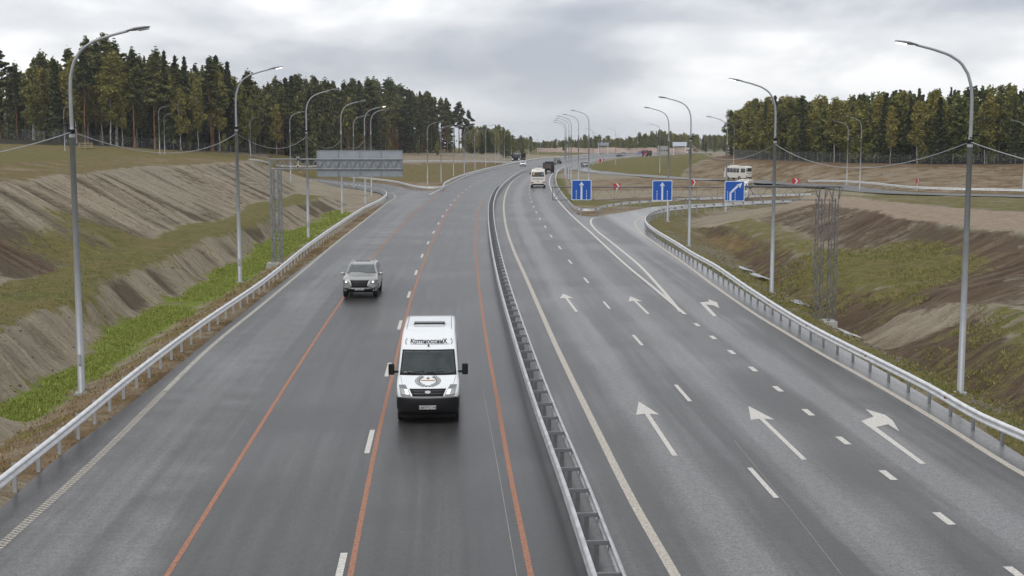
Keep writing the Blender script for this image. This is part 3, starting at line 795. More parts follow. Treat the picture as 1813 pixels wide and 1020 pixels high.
# arrows
def lane_arrow(tip, tail):
    a = np.array(G(*tip)); b = np.array(G(*tail)); t = (a - b) / np.linalg.norm(a - b); n = np.array([t[1], -t[0]])
    L = np.linalg.norm(a - b)
    q = [(-.075, 0), (.075, 0), (.075, L - 2.0), (.38, L - 2.15), (0, L), (-.38, L - 2.15), (-.075, L - 2.0)]
    mb = MB(); mb.add([(*(b + n * u + t * v_), ZM) for u, v_ in q], [tuple(range(7))])
    return mb.build('direction_arrow', white, road)
lane_arrow((1131, 711), (1195, 807)); lane_arrow((1325, 719), (1424, 814)); lane_arrow((997, 520), (1021, 552)); lane_arrow((1116, 525), (1148, 556))
def poly_mark(name, pxs, m):
    mb = MB(); mb.add([(*G(*p), ZM) for p in pxs], [tuple(range(len(pxs)))[::-1]])
    return mb.build(name, m, road)
zz = lambda L: [(900 + .5293 * a, 480 + .5293 * b) for a, b in L]
poly_mark('turn_arrow', zz([(1180, 502), (1222, 487), (1195, 462), (1262, 482), (1285, 500), (1308, 537), (1270, 513), (1230, 522), (1397, 645), (1377, 645)]), white)
poly_mark('turn_arrow', zz([(640, 105), (672, 102), (668, 94), (698, 105), (706, 124), (686, 115), (661, 112), (697, 150), (685, 151)]), white)
# water standing in the ditches
def water_m():
    m = mat('standing_water', (0.10, 0.10, 0.09), 0.06, spec=0.9); return m
WM = water_m()
def puddle(px, py, rx, ry, z, rot):
    x, y = G(px, py, z); r_ = random.Random(int(px)); n = 22
    zt = z
    q = []
    for k in range(n):
        a = 2 * math.pi * k / n; rr = 1 + 0.35 * math.sin(3 * a + px) + 0.2 * r_.uniform(-1, 1)
        u, v_ = rx * rr * math.cos(a), ry * rr * math.sin(a)
        q.append((x + u * math.cos(rot) - v_ * math.sin(rot), y + u * math.sin(rot) + v_ * math.cos(rot)))
    zt = max(terr(a, b) for a, b in q[::3] + [(x, y)]) - 0.02
    mb = MB(); mb.add([(a, b, zt) for a, b in q], [tuple(range(n))])
    o = mb.build('water', WM); tag(o, kind='structure'); return o
puddle(1419, 543, 0.3, 1.9, -.95, .1); puddle(1344, 498, 0.25, 2.2, -1, .1); puddle(1500, 590, .2, 1.3, -.95, .1); puddle(172, 640, .22, 1.2, -1.15, .25); puddle(1318, 480, .22, 2.0, -1, .1)
# ------------------------------------------------------------------ guardrails
WP = [(0.0, 0.155), (0.045, 0.135), (0.08, 0.11), (0.08, 0.06), (0.025, 0.02), (0.025, -0.02), (0.08, -0.06), (0.08, -0.11), (0.045, -0.135), (0.0, -0.155)]
def beam_mesh(P, side, ztop, name, m, parent, zs=None):
    """corrugated rail along P; side=+1: corrugation faces right of travel"""
    n = len(P); t = tangents(P[:, :2]); nr = np.stack([t[:, 1], -t[:, 0]], 1) * side
    zs = np.zeros(n) if zs is None else zs
    V = []; k = len(WP)
    prof = WP + [(a + 0.0 - 0.012 if i in (0, k - 1) else a - 0.006, b) for i, (a, b) in reversed(list(enumerate(WP)))]
    kk = len(prof)
    for i in range(n):
        for u, v_ in prof:
            V.append((P[i, 0] + nr[i, 0] * u, P[i, 1] + nr[i, 1] * u, zs[i] + ztop - 0.155 + v_))
    Fq = []
    for i in range(n - 1):
        for j in range(kk):
            j2 = (j + 1) % kk
            Fq.append((i * kk + j, i * kk + j2, (i + 1) * kk + j2, (i + 1) * kk + j))
    Fq = np.array(Fq)
    if side < 0: Fq = Fq[:, ::-1]
    return np_obj(name, V, Fq, m, parent)
def post_mesh(double):
    mb = MB()
    # C-section post
    mb.box((0, 0, 0.20), (0.10, 0.006, 1.0)); mb.box((-0.047, 0.03, 0.20), (0.006, 0.054, 1.0)); mb.box((0.047, 0.03, 0.20), (0.006, 0.054, 1.0))
    if double:
        mb.box((0, 0.02, 0.715), (0.50, 0.075, 0.012)); mb.box((0, -0.02, 0.68), (0.50, 0.008, 0.09))
        for s_ in (-1, 1): mb.box((s_ * 0.245, 0.0, 0.62), (0.01, 0.12, 0.20))
    else:
        mb.box((0.10, 0.02, 0.66), (0.12, 0.10, 0.012)); mb.box((0.10, -0.03, 0.60), (0.12, 0.008, 0.13)); mb.box((0.155, 0.0, 0.60), (0.01, 0.13, 0.2))
    return mb
POSTS = {}
def guardrail(px=None, P=None, z=0.75, side=1, label='', step=2.0, maxpost=95, group=None, double=False, zs_fn=None, refl=None, ext=0, near_sort=True, smooth=True, mt=None):
    if P is None:
        q = px_line(px, z)
        if ext: q = extend(q, ext)
        P = resample(q, 1.0 if not double else 2.0, smooth)[:, :2]
    else: P = resample([tuple(p) for p in P], 2.0)[:, :2]
    mt = mt or M['galv']
    i0 = int(len(P) / 2)
    root = empty('guardrail', (float(P[i0, 0]), float(P[i0, 1]), 0)); root.location.z = 0
    tag(root, label, 'guardrail', group)
    L0 = P - P[i0]
    zf = np.array([zs_fn(p[0], p[1]) for p in P]) if zs_fn else np.zeros(len(P))
    for _ in range(40 if zs_fn else 0): zf[1:-1] = (zf[:-2] + zf[1:-1] * 2 + zf[2:]) / 4
    if double:
        for s_ in (-1, 1):
            Q = offset_line(L0, 0.25 * s_)
            beam_mesh(Q, s_, z, 'rail_beam', mt, root, zf)
    else:
        beam_mesh(offset_line(L0, 0.16 * side), side, z, 'rail_beam', mt, root, zf)
    PP = resample([(a[0], a[1], b) for a, b in zip(L0, zf)], step, False)
    tt = tangents(PP)
    vis = [(k, p) for k, p in enumerate(PP) if p[1] + P[i0, 1] > 18]
    vis.sort(key=lambda a: a[1][1])
    first = vis[:maxpost]; rest = vis[maxpost:]
    key = double
    for n_, (k, p) in enumerate(first):
        if key not in POSTS:
            o = post_mesh(double).build('post', M['bracket'] if double else M['galv_dark'], root); POSTS[key] = o.data
        else:
            o = link(bpy.data.objects.new('post', POSTS[key]), root)
        a = math.atan2(tt[k, 1], tt[k, 0]) - math.pi / 2
        if side < 0 and not double: a += math.pi
        o.location = p; o.rotation_euler = (0, 0, a)
        if refl and k % refl == 0:
            if 'refl' not in POSTS:
                POSTS['refl'] = MB().box((0.20, 0, 0.60), (0.02, 0.10, 0.10)).build('reflector', M['reflector'], root).data
                r_ = root.children[-1]
                r_ = [c for c in root.children if c.data == POSTS['refl']][0]
            else: r_ = link(bpy.data.objects.new('reflector', POSTS['refl']), root)
            r_.location = (p[0], p[1], p[2] + 0.02); r_.rotation_euler = (0, 0, a)
    if rest:
        mb = MB(); src_ = post_mesh(double)
        for k, p in rest:
            a = math.atan2(tt[k, 1], tt[k, 0]) - math.pi / 2
            if side < 0 and not double: a += math.pi
            mb.add([(v[0] * math.cos(a) - v[1] * math.sin(a) + p[0], v[0] * math.sin(a) + v[1] * math.cos(a) + p[1], v[2] + p[2]) for v in src_.v], src_.f)
        o = mb.build('posts', M['galv_dark'], root); tag(o, kind='stuff')
    return root, P
GR_L, P_L = guardrail([(0, 834), (120, 742), (230, 655), (345, 571), (460, 494.5), (538, 434), (603, 390), (642, 366), (671, 352), (681, 344), (681, 338.5), (672, 333), (650, 328), (616, 324), (562, 317.5), (499, 312)],
    side=1, label='long galvanised guardrail between the green ditch and the left shoulder, turning into the side road', ext=35, step=2.0, maxpost=97)
MEDr, P_M = guardrail(P=MED[MED[:, 1] > 8], side=1, double=True, mt=M['barrier'], label='double-sided steel crash barrier like a ladder running down the middle of the motorway', maxpost=98, step=2.0)
GR_R, P_R = guardrail([(1813, 759), (1746, 730), (1655.7, 680), (1565.5, 635), (1505, 606), (1430, 567.5), (1340, 513), (1270, 467), (1232.5, 447), (1204, 429.5), (1161, 404), (1148, 393), (1147, 383), (1156, 376), (1176, 369.5), (1208, 365), (1247, 361), (1318.5, 356.5), (1404.5, 352)],
    side=-1, label='guardrail with red reflectors along the right shoulder, bending into the slip road', ext=35, refl=4, maxpost=75)
GR_I, P_I = guardrail([(1010, 291), (998, 294.5), (988, 300), (983, 309), (984, 326), (999, 349), (1019, 366.2), (1033, 369), (1052, 368.5), (1075, 362), (1132, 355.5), (1204, 351), (1284, 347.5), (1350, 344.5), (1439, 341.5)],
    side=-1, label='guardrail wrapping the pointed tip of the grassy island between carriageway and slip road', maxpost=95, step=2.5)
GR_F, P_F = guardrail([(499, 303), (560, 306), (656.6, 315), (700, 320), (735, 328), (756, 330.5), (772, 330.5), (787, 321.5), (811, 311), (848, 300.5), (900, 289), (925, 284.5), (955, 279.5), (1016, 275), (1061, 270.5)],
    side=1, label='far guardrail following the outer bend of the left carriageway beyond the side road mouth', maxpost=90, step=3.0)
GR_S, P_S = guardrail(P=[p[:2] for p in wl([(440, 284.5, 4.2), (500, 287.5, 3.2), (560, 289, 2.9), (640, 289.5, 2.6), (712, 290, 2.2), (800, 289.5, 1.5), (880, 288, 0.8), (925, 285.5, .3)])],
    side=1, label='thin distant guardrail crossing the brown field in front of the left forest', zs_fn=terr, maxpost=60, step=4.0)
pl_ = [(p[0], p[1]) for p in offset_line(LOOPs, 4.2)[:, :2] if p[0] > 50]
GR_P, P_P = guardrail(P=pl_, side=-1, label='long thin guardrail beside the slip road behind the bare plateau on the right', zs_fn=lambda a, b: terr(a, b), maxpost=60, step=3.0)

# ------------------------------------------------------------------ street lamps
def lamp_proto():
    root = empty('street_lamp')
    mb = MB()
    zs = [0.0, 8.75]
    mb.tube([(0, 0, -0.6), (0, 0, 8.75)], [0.125, 0.09], 12)
    pole = mb.build('pole', M['pole'], root, True)
    c = MB(); c.tube([(0, 0, 8.7), (0, 0, 8.98)], [0.105, 0.07], 12); c.build('pole_joint', M['pole'], pole)
    b = MB(); b.tube([(0, 0, -0.05), (0, 0, 0.06)], 0.24, 8); b.box((0, 0, 0.0), (0.42, 0.42, 0.05)); b.build('base_flange', M['galv_dark'], root)
    d = MB(); d.box((0.0, -0.15, 1.2), (0.1, 0.02, 0.35)); d.build('inspection_hatch', M['galv_dark'], pole)
    arm = MB()
    cp = [(0, 8.9), (0, 10.3), (.03, 10.75), (.16, 11.2), (.42, 11.6), (.85, 11.87), (1.4, 12.05), (2.0, 12.2)]
    cps = resample([(a, b_, 0) for a, b_ in cp], 0.18)
    arm.tube([(p[0], 0, p[1]) for p in cps], [0.064 - 0.024 * i / len(cps) for i in range(len(cps))], 10)
    arm.build('arm', M['pole'], root, True)
    # flat lens-shaped head
    h = MB(); st_ = [(0.0, .045, .035), (.12, .075, .05), (.25, .15, .07), (.5, .17, .06), (.68, .13, .045), (.78, .05, .02)]
    ang = math.atan2(0.13, 0.75); V = []; n = 12
    for u, wy, hz in st_:
        for k in range(n):
            t_ = 2 * math.pi * k / n
            V.append((1.95 + u * math.cos(ang), wy * math.cos(t_), 12.2 + u * math.sin(ang) + hz * math.sin(t_) * (1 if math.sin(t_) > 0 else .6)))
    Fc = [(i * n + k, i * n + (k + 1) % n, (i + 1) * n + (k + 1) % n, (i + 1) * n + k) for i in range(len(st_) - 1) for k in range(n)] + [tuple(range(n))[::-1], tuple(range((len(st_) - 1) * n, len(st_) * n))]
    h.add(V, Fc); head = h.build('lamp_head', M['head'], root, True)
    l = MB(); V = [(1.95 + u * math.cos(ang), y_, 12.2 + u * math.sin(ang) - 0.052) for u, y_ in ((.40, -.11), (.74, -.07), (.74, .07), (.40, .11))]
    l.prism([(v[0], v[1]) for v in V], 0, 1)
    l.v = [(v[0], v[1], 12.2 + (v[0] - 1.95) * math.tan(ang) - (0.07 if i < 4 else 0.03)) for i, v in enumerate(l.v)]
    l.build('lens', M['lens'], head)
    return root
LP = lamp_proto(); lp_used = False
def ref_obj(name, pred): pass
def lamp(bx, by, hx, hy, label, group=None, D=None, lit=False, clamp=False):
    global lp_used
    p = hit(bx, by) if D is None else Vector((at_depth(bx, by, D)))
    if D is not None: p = Vector((p.x, p.y, terr(p.x, p.y)))
    # height from the head's picture position
    zt = CH - (hy - HOR) * 0  # placeholder replaced below
    d = ray(hx, hy); t = p.y / d.y; zt = CH + d.z * t
    S = (zt - p.z) / 12.25
    r = LP if not lp_used else copy_tree(LP)
    lp_used = True
    r.location = (p.x, p.y, p.z); r.scale = (S, S, S)
    r.rotation_euler = (0, 0, 0 if hx > bx else math.pi)
    tag(r, label, 'street lamp', group)
    if lit:
        for c in r.children:
            for g_ in c.children:
                if g_.name.startswith('lens'):
                    g_.data = g_.data.copy(); g_.data.materials[0] = lit
    return r
mg = 'lamps along the motorway'
T = {}
T['LA'] = lamp(145, 697, 275, 52, 'nearest lamp on the left, its long curved arm reaching over the left shoulder', mg)
T['LB'] = lamp(425, 500, 500, 121, 'second lamp on the left, standing in the green ditch behind the guardrail', mg, lit=M['lens_w'])
T['LC'] = lamp(546, 422, 604, 159, 'third lamp on the left, in front of the big grey sign back', mg)
T['LD'] = lamp(606, 380, 653, 179, 'lamp rising behind the left half of the grey sign back, taller than its neighbours', mg)
T['LE'] = lamp(647, 361, 687, 189, 'lamp with a glowing yellowish light behind the grey sign back', mg, lit=M['lens_on'])
T['LF'] = lamp(658, 348, 690, 193, 'lamp just right of the glowing one, behind the grey sign back', mg)
T['LG'] = lamp(627, 333, 656, 204, 'lamp left of the glowing one with a short arm, behind the grey sign back', mg)
T['LH'] = lamp(515, 321, 538, 198, 'lamp standing at the end of the bare cutting, left of the third roadside lamp', mg)
fg = 'lamps in front of the left forest'
for b, h_, lb in (((115, 267), (122, 187), 'small lamp partly hidden behind the nearest lamp pole on the left'), ((283, 273), (293, 188), 'left one of the close pair of lamps on the plateau by the forest fence'), ((292, 274), (303, 201), 'right one of the close pair of lamps on the plateau by the forest fence'), ((444, 278), (457, 208), 'lamp by the forest fence just right of the second roadside lamp'), ((578, 272), (591, 214), 'lamp at the forest edge above the left end of the grey sign back'), ((688, 271), (701, 221), 'lamp at the forest edge above the right end of the grey sign back')):
    lamp(b[0], b[1], h_[0], h_[1], lb, fg)
rg = 'row of thin lamps on the far left bend'
farL = [(757, 327, 768, 216), (781, 322, 792, 222), (803, 312, 814, 221), (822, 306, 832, 222), (841, 301, 851, 230), (860, 296, 869, 221), (877, 291, 868, 231), (882, 289, 892, 228), (893, 287, 902, 229), (905, 282, 913, 231), (936, 277, 927, 236), (952, 274, 943, 238), (971, 272, 963, 240), (987, 271, 980, 242), (825, 290, 833, 232), (840, 288, 848, 234)]
for k, q in enumerate(farL):
    lb = {0: 'first thin lamp of the far row, at the grass corner beyond the side road', 1: 'second thin lamp of the far row, right of the grass corner', }.get(k, 'thin far lamp beside the distant left bend of the motorway')
    lamp(*q, lb, rg)
T['RA'] = lamp(1700, 697, 1598, 77, 'nearest lamp on the right, its curved arm reaching left over the road edge', mg, lit=M['lens_w'])
T['RB'] = lamp(1366, 520, 1303, 142, 'second lamp on the right, standing behind the guardrail near the lattice mast', mg, lit=M['lens_w'])
T['RC'] = lamp(1220, 436, 1168, 173, 'third lamp on the right, in the orange grass ditch by the slip road bend', mg)
T['RD'] = lamp(1182, 393, 1147, 191, 'lamp whose pole passes the right side of the middle blue sign', mg)
T['RE'] = lamp(1285, 375, 1257, 207, 'lamp behind the blue diagonal-arrow sign at the right slip road', mg)
lamp(1299, 291, 1286, 217, 'thin lamp on the slope beside the white minibus', mg)
T['RG'] = lamp(1499, 328, 1490, 215, 'left one of the two lamps on the slope behind the right plateau', mg)
T['RH'] = lamp(1522, 337, 1504, 207, 'right one of the two lamps on the slope behind the right plateau', mg)
lamp(1811, 340, 1803, 213, 'lamp cut by the right edge of the picture below the forest', mg)
lamp(1168, 306, 1156, 220, 'lamp standing in the middle of the far grass mound', mg)
cg = 'cluster of lamps at the island beyond the left blue sign'
for q, lb in (((1042, 345, 1008, 196), 'lamp rising from behind the leftmost blue sign'), ((1024, 331, 990, 203), 'lamp left of the one rising from behind the leftmost blue sign'), ((1011, 323, 985, 206), None), ((1007, 318, 983, 210), None), ((1002, 316, 980, 213), None), ((1000, 310, 979, 217), None)):
    lamp(*q, lb or 'lamp of the tight overlapping cluster at the island tip', cg)
fr = 'distant lamps beyond the grass mound'
for q in ((1050, 292, 1042, 228), (1090, 291, 1080, 228), (1097, 276, 1090, 239), (1112, 273, 1106, 245), (1130, 272, 1124, 246), (1072, 272, 1066, 240), (1061, 282, 1053, 236), (1141, 270, 1136, 247), (1186, 270, 1180, 247), (1210, 270, 1204, 246), (1232, 272, 1226, 245), (1252, 274, 1245, 244), (1262, 276, 1255, 240), (1275, 277, 1268, 243)):
    lamp(*q, 'small distant lamp beyond the far grass mound', fr)

# overhead cables between poles
def cable(a, b, sag, label, rad=0.018):
    a = Vector(a); b = Vector(b); mb = MB()
    for o_ in (0,):
        mb.tube([a.lerp(b, t) - Vector((0, 0, 4 * sag * t * (1 - t) + o_ * (1 + .5 * math.sin(9 * t)))) for t in [i / 28 for i in range(29)]], rad, 6)
    o = mb.build('overhead_cable', M['cable'], None, True); tag(o, label, 'cable', 'cables slung between lamp poles')
def att(r, f=0.725): return Vector((r.location.x, r.location.y, r.location.z + 12.25 * r.scale[0] * f))
A, B, C, D_ = att(T['LA']), att(T['LB'], .70), att(T['LC'], .69), att(T['LD'], .66)
prev = A + (A - B); prev.z = A.z
cable(prev, A, 1.0, 'cable coming in from the left edge to the nearest left lamp pole')
cable(A, B, 1.05, 'sagging cable between the first and second lamp poles on the left')
cable(B, C, 1.1, 'sagging cable between the second and third lamp poles on the left')
cable(C, D_, 1.1, 'sagging cable between the third and fourth lamp poles on the left')
cable(D_, att(T['LE'], .66), 1.1, 'sagging cable between the fourth and fifth lamp poles on the left')
A, B, C = att(T['RA']), att(T['RB'], .705), att(T['RC'], .69)
prev = A + (A - B); prev.z = A.z
cable(prev, A, 1.0, 'cable running off the right edge from the nearest right lamp pole')
cable(A, B, 1.15, 'long sagging cable between the two nearest lamp poles on the right')
cable(B, C, 1.1, 'sagging cable between the second and third lamp poles on the right')
cable(C, att(T['RD'], .66), 1.1, 'sagging cable between the third and fourth lamp poles on the right')
for k in ('LA', 'LB', 'LC', 'RA', 'RB', 'RC'):
    r = T[k]; s_ = r.scale[0]
    mb = MB(); mb.tube([(0, 0, 8.82), (0, 0, 8.96)], 0.11, 10); mb.box((0.02, -.2, 8.9), (.05, .22, .05)); mb.box((0.02, .2, 9.02), (.05, .22, .05)); mb.box((-.18, 0, 9.1), (.2, .06, .05))
    mb.build('cable_clamp', M['plastic'], r)

# ------------------------------------------------------------------ gantries
def lattice_mast(mb, x, y, z0, z1, w_, d_, step=0.55, t=0.045, tw=0.055):
    cs = [(x - w_ / 2, y - d_ / 2), (x + w_ / 2, y - d_ / 2), (x + w_ / 2, y + d_ / 2), (x - w_ / 2, y + d_ / 2)]
    for c in cs: mb.bar((c[0], c[1], z0), (c[0], c[1], z1), tw)
    n = max(1, int(round((z1 - z0) / step)))
    for i in range(n):
        a = z0 + (z1 - z0) * i / n; b = z0 + (z1 - z0) * (i + 1) / n
        for k in range(4):
            c, d = cs[k], cs[(k + 1) % 4]
            if (i + k) % 2: c, d = d, c
            mb.bar((c[0], c[1], a), (d[0], d[1], b), t)
def box_truss(mb, x0, x1, y, d_, z0, z1, step, t=0.04, tw=0.06, diag=True):
    for yy in (y - d_ / 2, y + d_ / 2):
        for z in (z0, z1): mb.bar((x0, yy, z), (x1, yy, z), tw)
    n = int(round((x1 - x0) / step))
    for i in range(n + 1):
        x = x0 + (x1 - x0) * i / n
        for z in (z0, z1): mb.bar((x, y - d_ / 2, z), (x, y + d_ / 2, z), t)
        if i < n and diag:
            xb = x0 + (x1 - x0) * (i + 1) / n; xm = (x + xb) / 2
            for yy in (y - d_ / 2, y + d_ / 2):
                mb.bar((x, yy, z0), (xm, yy, z1), t); mb.bar((xm, yy, z1), (xb, yy, z0), t)
        if i in (0, n):
            for yy in (y - d_ / 2, y + d_ / 2): mb.bar((x, yy, z0), (x, yy, z1), tw)
# left gantry, back of a big direction sign
Dg = 98.0
def X_(px, D): return (px - CX) / F * (D * cp_ + 0) * 1.0
def zat(py, D): d = ray(CX, py); return CH + d.z * D / d.y
def xat(px, py, D): return at_depth(px, py, D)[0]
gx = xat(489, 380, Dg); root = empty('sign_gantry', (gx, Dg, terr(gx, Dg)))
tag(root, 'cantilever gantry left of the road, two lattice legs carrying an arm towards the traffic', 'gantry')
z0g = root.location.z
mb = MB()
for px in (483, 496):
    lattice_mast(mb, xat(px, 380, Dg) - gx, 0, 0, zat(300, Dg) - z0g, .20, .5, .6, .026, .055)
for i in range(9): mb.bar((xat(483, 380, Dg) - gx, 0, .5 + i * .75), (xat(496, 380, Dg) - gx, 0, .5 + i * .75), .05)
mb.build('mast', M['truss_l'], root)
MB().box((0, 0, 0.0), (1.4, 1.2, 0.5)).build('footing', M['concrete'], root)
mb = MB(); box_truss(mb, xat(478, 290, Dg) - gx, xat(712, 290, Dg) - gx, 0, .5, zat(299.5, Dg) - z0g, zat(282, Dg) - z0g, .62, .035, .07)
mb.build('cantilever_truss', M['truss_l'], root)
sx0, sx1, sz0, sz1 = xat(560, 290, Dg), xat(712, 290, Dg), zat(313.5, Dg), zat(266, Dg)
sg = empty('direction_sign', ((sx0 + sx1) / 2, Dg + .34, sz0)); tag(sg, 'large grey back of a rectangular road sign on the left gantry', 'road sign')
for i in range(4):
    wd = (sx1 - sx0) / 4
    MB().box((-(sx1 - sx0) / 2 + wd * (i + .5), 0.02, (sz1 - sz0) / 2), (wd - .02, .03, sz1 - sz0)).build('sign_panel', M['sign_grey'], sg, bevel=.006)
fr_ = MB()
for i in range(5): fr_.box((-(sx1 - sx0) / 2 + wd * i, -.03, (sz1 - sz0) / 2), (.05, .06, sz1 - sz0 - .02))
for z in (0.02, sz1 - sz0 - .02): fr_.box((0, -.02, z), (sx1 - sx0, .04, .04))
fr_.build('sign_frame', M['truss_l'], sg)
cx_p = xat(529, 285, Dg)
for z_, lb in ((zat(279.5, Dg), 'white traffic camera on top of the left gantry arm'), (zat(294.5, Dg), 'white traffic camera hanging below the left gantry arm')):
    c = empty('traffic_camera', (cx_p, Dg - .4, z_)); tag(c, lb, 'camera', 'cameras on the left gantry')
    MB().box((0, 0, 0), (.16, .42, .15)).build('housing', M['cream'], c, bevel=.02)
    MB().tube([(0.02, -.2, 0), (0.02, -.28, 0)], .06, 10).build('lens', M['plastic'], c)
    MB().box((0, .1, .3 if z_ < zat(285, Dg) else -.14), (.04, .04, .5 if z_ < zat(285, Dg) else .15)).build('bracket', M['galv'], c)
# right gantry with lane signs
Dr = 66.0
gx = xat(1462, 450, Dr); root = empty('lane_sign_gantry', (gx, Dr, terr(gx, Dr)))
tag(root, 'dark lattice gantry on the right whose long thin arm carries the blue lane signs', 'gantry')
z0g = root.location.z; ztop = zat(331, Dr) - z0g; zlow = zat(353.5, Dr) - z0g
mb = MB(); mw = .30
for px in (1454, 1478): lattice_mast(mb, xat(px - 4, 450, Dr) - gx, 0, 0.15, zlow + .05, mw, .6, .45, .022, .045)
xa, xb = xat(1450, 340, Dr) - gx, xat(1478, 340, Dr) - gx
for px in (1454, 1478):
    x = xat(px - 4, 450, Dr) - gx
    for s_ in (-1, 1):
        mb.bar((x + s_ * mw / 2, -.3, zlow), (x + s_ * mw / 2 + .04, -.3, ztop), .055); mb.bar((x + s_ * mw / 2, -.3, zlow), (x + s_ * .35, -.3, ztop), .04)
mb.build('mast', M['truss'], root)
MB().box((-.1, 0, 0.02), (1.3, 1.1, 0.35)).build('footing', M['concrete'], root)
mb = MB(); x0_, x1_ = xat(978, 340, Dr) - gx, xat(1488, 340, Dr) - gx
for z in (zlow, ztop):
    mb.bar((x0_, -.3, z), (x1_ if z == ztop else xb, -.3, z), .035 if z == zlow else .045)
n = 26
for i in range(n + 1):
    x = x0_ + (xa - x0_) * i / n
    if i % 2 == 0: mb.bar((x, -.3, zlow), (x, -.3, ztop), .012 if i > 3 else .03)
    if i < n: xx = x0_ + (xa - x0_) * (i + 1) / n; mb.bar((x, -.3, ztop if i % 2 else zlow), (xx, -.3, zlow if i % 2 else ztop), .010 if 3 < i < 17 else .020)
mb.bar((x0_ + 9.2, -.3, ztop + .06), (x1_, -.3, ztop + .03), .06)
mb.build('cantilever_truss', M['truss'], root)
def lane_sign(cx, cy, diag, label):
    x, y, z = at_depth(cx, cy, Dr - .42); wd = 35 / F * Dr; h = 35.5 / F * Dr
    r = empty('lane_sign', (x, y, z)); tag(r, label, 'road sign', 'blue lane signs on the gantry arm')
    def rr(w_, h_, rad, y0, y1, nm, m):
        pts_ = []
        for cx_s, cz_s, a0 in ((1, 1, 0), (-1, 1, 90), (-1, -1, 180), (1, -1, 270)):
            for k in range(4):
                a = R(a0 + k * 30); pts_.append((cx_s * (w_ / 2 - rad) + rad * math.cos(a), cz_s * (h_ / 2 - rad) + rad * math.sin(a)))
        mb = MB(); n = len(pts_)
        mb.add([(p[0], y0, p[1]) for p in pts_] + [(p[0], y1, p[1]) for p in pts_], [tuple(range(n)), tuple(reversed(range(n, 2 * n)))] + [((i + 1) % n, i, i + n, (i + 1) % n + n) for i in range(n)])
        return mb.build(nm, m, r)
    rr(wd, h, .05, -.01, .012, 'sign_plate', M['sign_white']); rr(wd - .07, h - .07, .035, -.014, -.009, 'blue_field', M['blue'])
    def flat(polys, nm):
        mb = MB()
        for q in polys:
            n = len(q); mb.add([(a, -.019, b) for a, b in q] + [(a, -.0155, b) for a, b in q], [tuple(range(n)), tuple(reversed(range(n, 2 * n)))] + [((i + 1) % n, i, i + n, (i + 1) % n + n) for i in range(n)])
        mb.build(nm, M['sign_white'], r)
    b = -h / 2 + .035
    if diag:
        flat([[(-.25, b), (-.15, b), (-.15, -.09), (-.235, -.05), (-.25, -.09)], [(-.245, -.06), (-.16, -.12), (.22, .26), (.15, .33)], [(.37, .41), (.10, .33), (.28, .15)]], 'arrow')
        xs_ = (-.34, .03); zt = .0
    else:
        flat([[(-.045, b), (.045, b), (.045, .25), (-.045, .25)], [(-.125, .23), (.125, .23), (0, .42)]], 'arrow')
        xs_ = (-.26, .25); zt = .05
    d = []
    for x in xs_:
        for k in range(4): d.append([(x - .014, b + k * .125), (x + .014, b + k * .125), (x + .014, b + k * .125 + .09), (x - .014, b + k * .125 + .09)])
    flat(d, 'lane_lines')
    MB().box((0, .09, 0), (.05, .14, h * .8)).build('bracket', M['galv_dark'], r)
lane_sign(1029.5, 336.5, False, 'leftmost blue sign, white arrow pointing straight up')
lane_sign(1172.5, 337.5, False, 'middle blue sign, white arrow pointing straight up')
lane_sign(1300.5, 338.5, True, 'rightmost blue sign, white arrow bending up to the right')

# chevron boards
def chevron(px, py, wpx, hpx, base_py, label, rz=0.0):
    p = hit(px, base_py); D = p.y
    s_ = D / F; z = at_depth(px, py, D)[2]
    h = hpx * s_; wd = max(wpx * s_, .1) / max(.3, math.cos(rz))
    r = empty('chevron_sign', (p.x, p.y, p.z), rz); tag(r, label, 'road sign', 'red and white bend marker boards')
    zc = z - p.z
    MB().box((0, 0, zc), (wd, .03, h)).build('board', M['sign_red'], r)
    q = [(-.12, -.5), (.12, -.5), (.40, 0), (.12, .5), (-.12, .5), (.16, 0)]
    mb = MB(); n = 6
    mb.add([(a * wd, -.022, zc + b * h) for a, b in q] + [(a * wd, -.016, zc + b * h) for a, b in q], [(0, 1, 2, 5), (5, 2, 3, 4), (6, 11, 8, 7), (11, 10, 9, 8)] + [((i + 1) % n, i, i + n, (i + 1) % n + n) for i in range(n)])
    mb.build('white_chevron', M['sign_white'], r)
    MB().tube([(0, .04, -.4), (0, .04, zc + h / 2)], .035, 8).build('post', M['galv'], r)
chevron(1092, 330, 13, 10, 339, 'red and white chevron board between the left and middle blue signs')
chevron(1228, 323, 9, 9, 334, 'red and white chevron board just right of the middle blue sign')
chevron(1408, 320.5, 12, 9, 328, 'red and white chevron board between the minibus and the lattice mast')
chevron(1624, 320.5, 7, 9, 338, 'narrow turned chevron board on the far right slope', 0.7)
chevron(1065, 284, 8, 6, 291, 'tiny red and white board at the curve of the far grass mound')

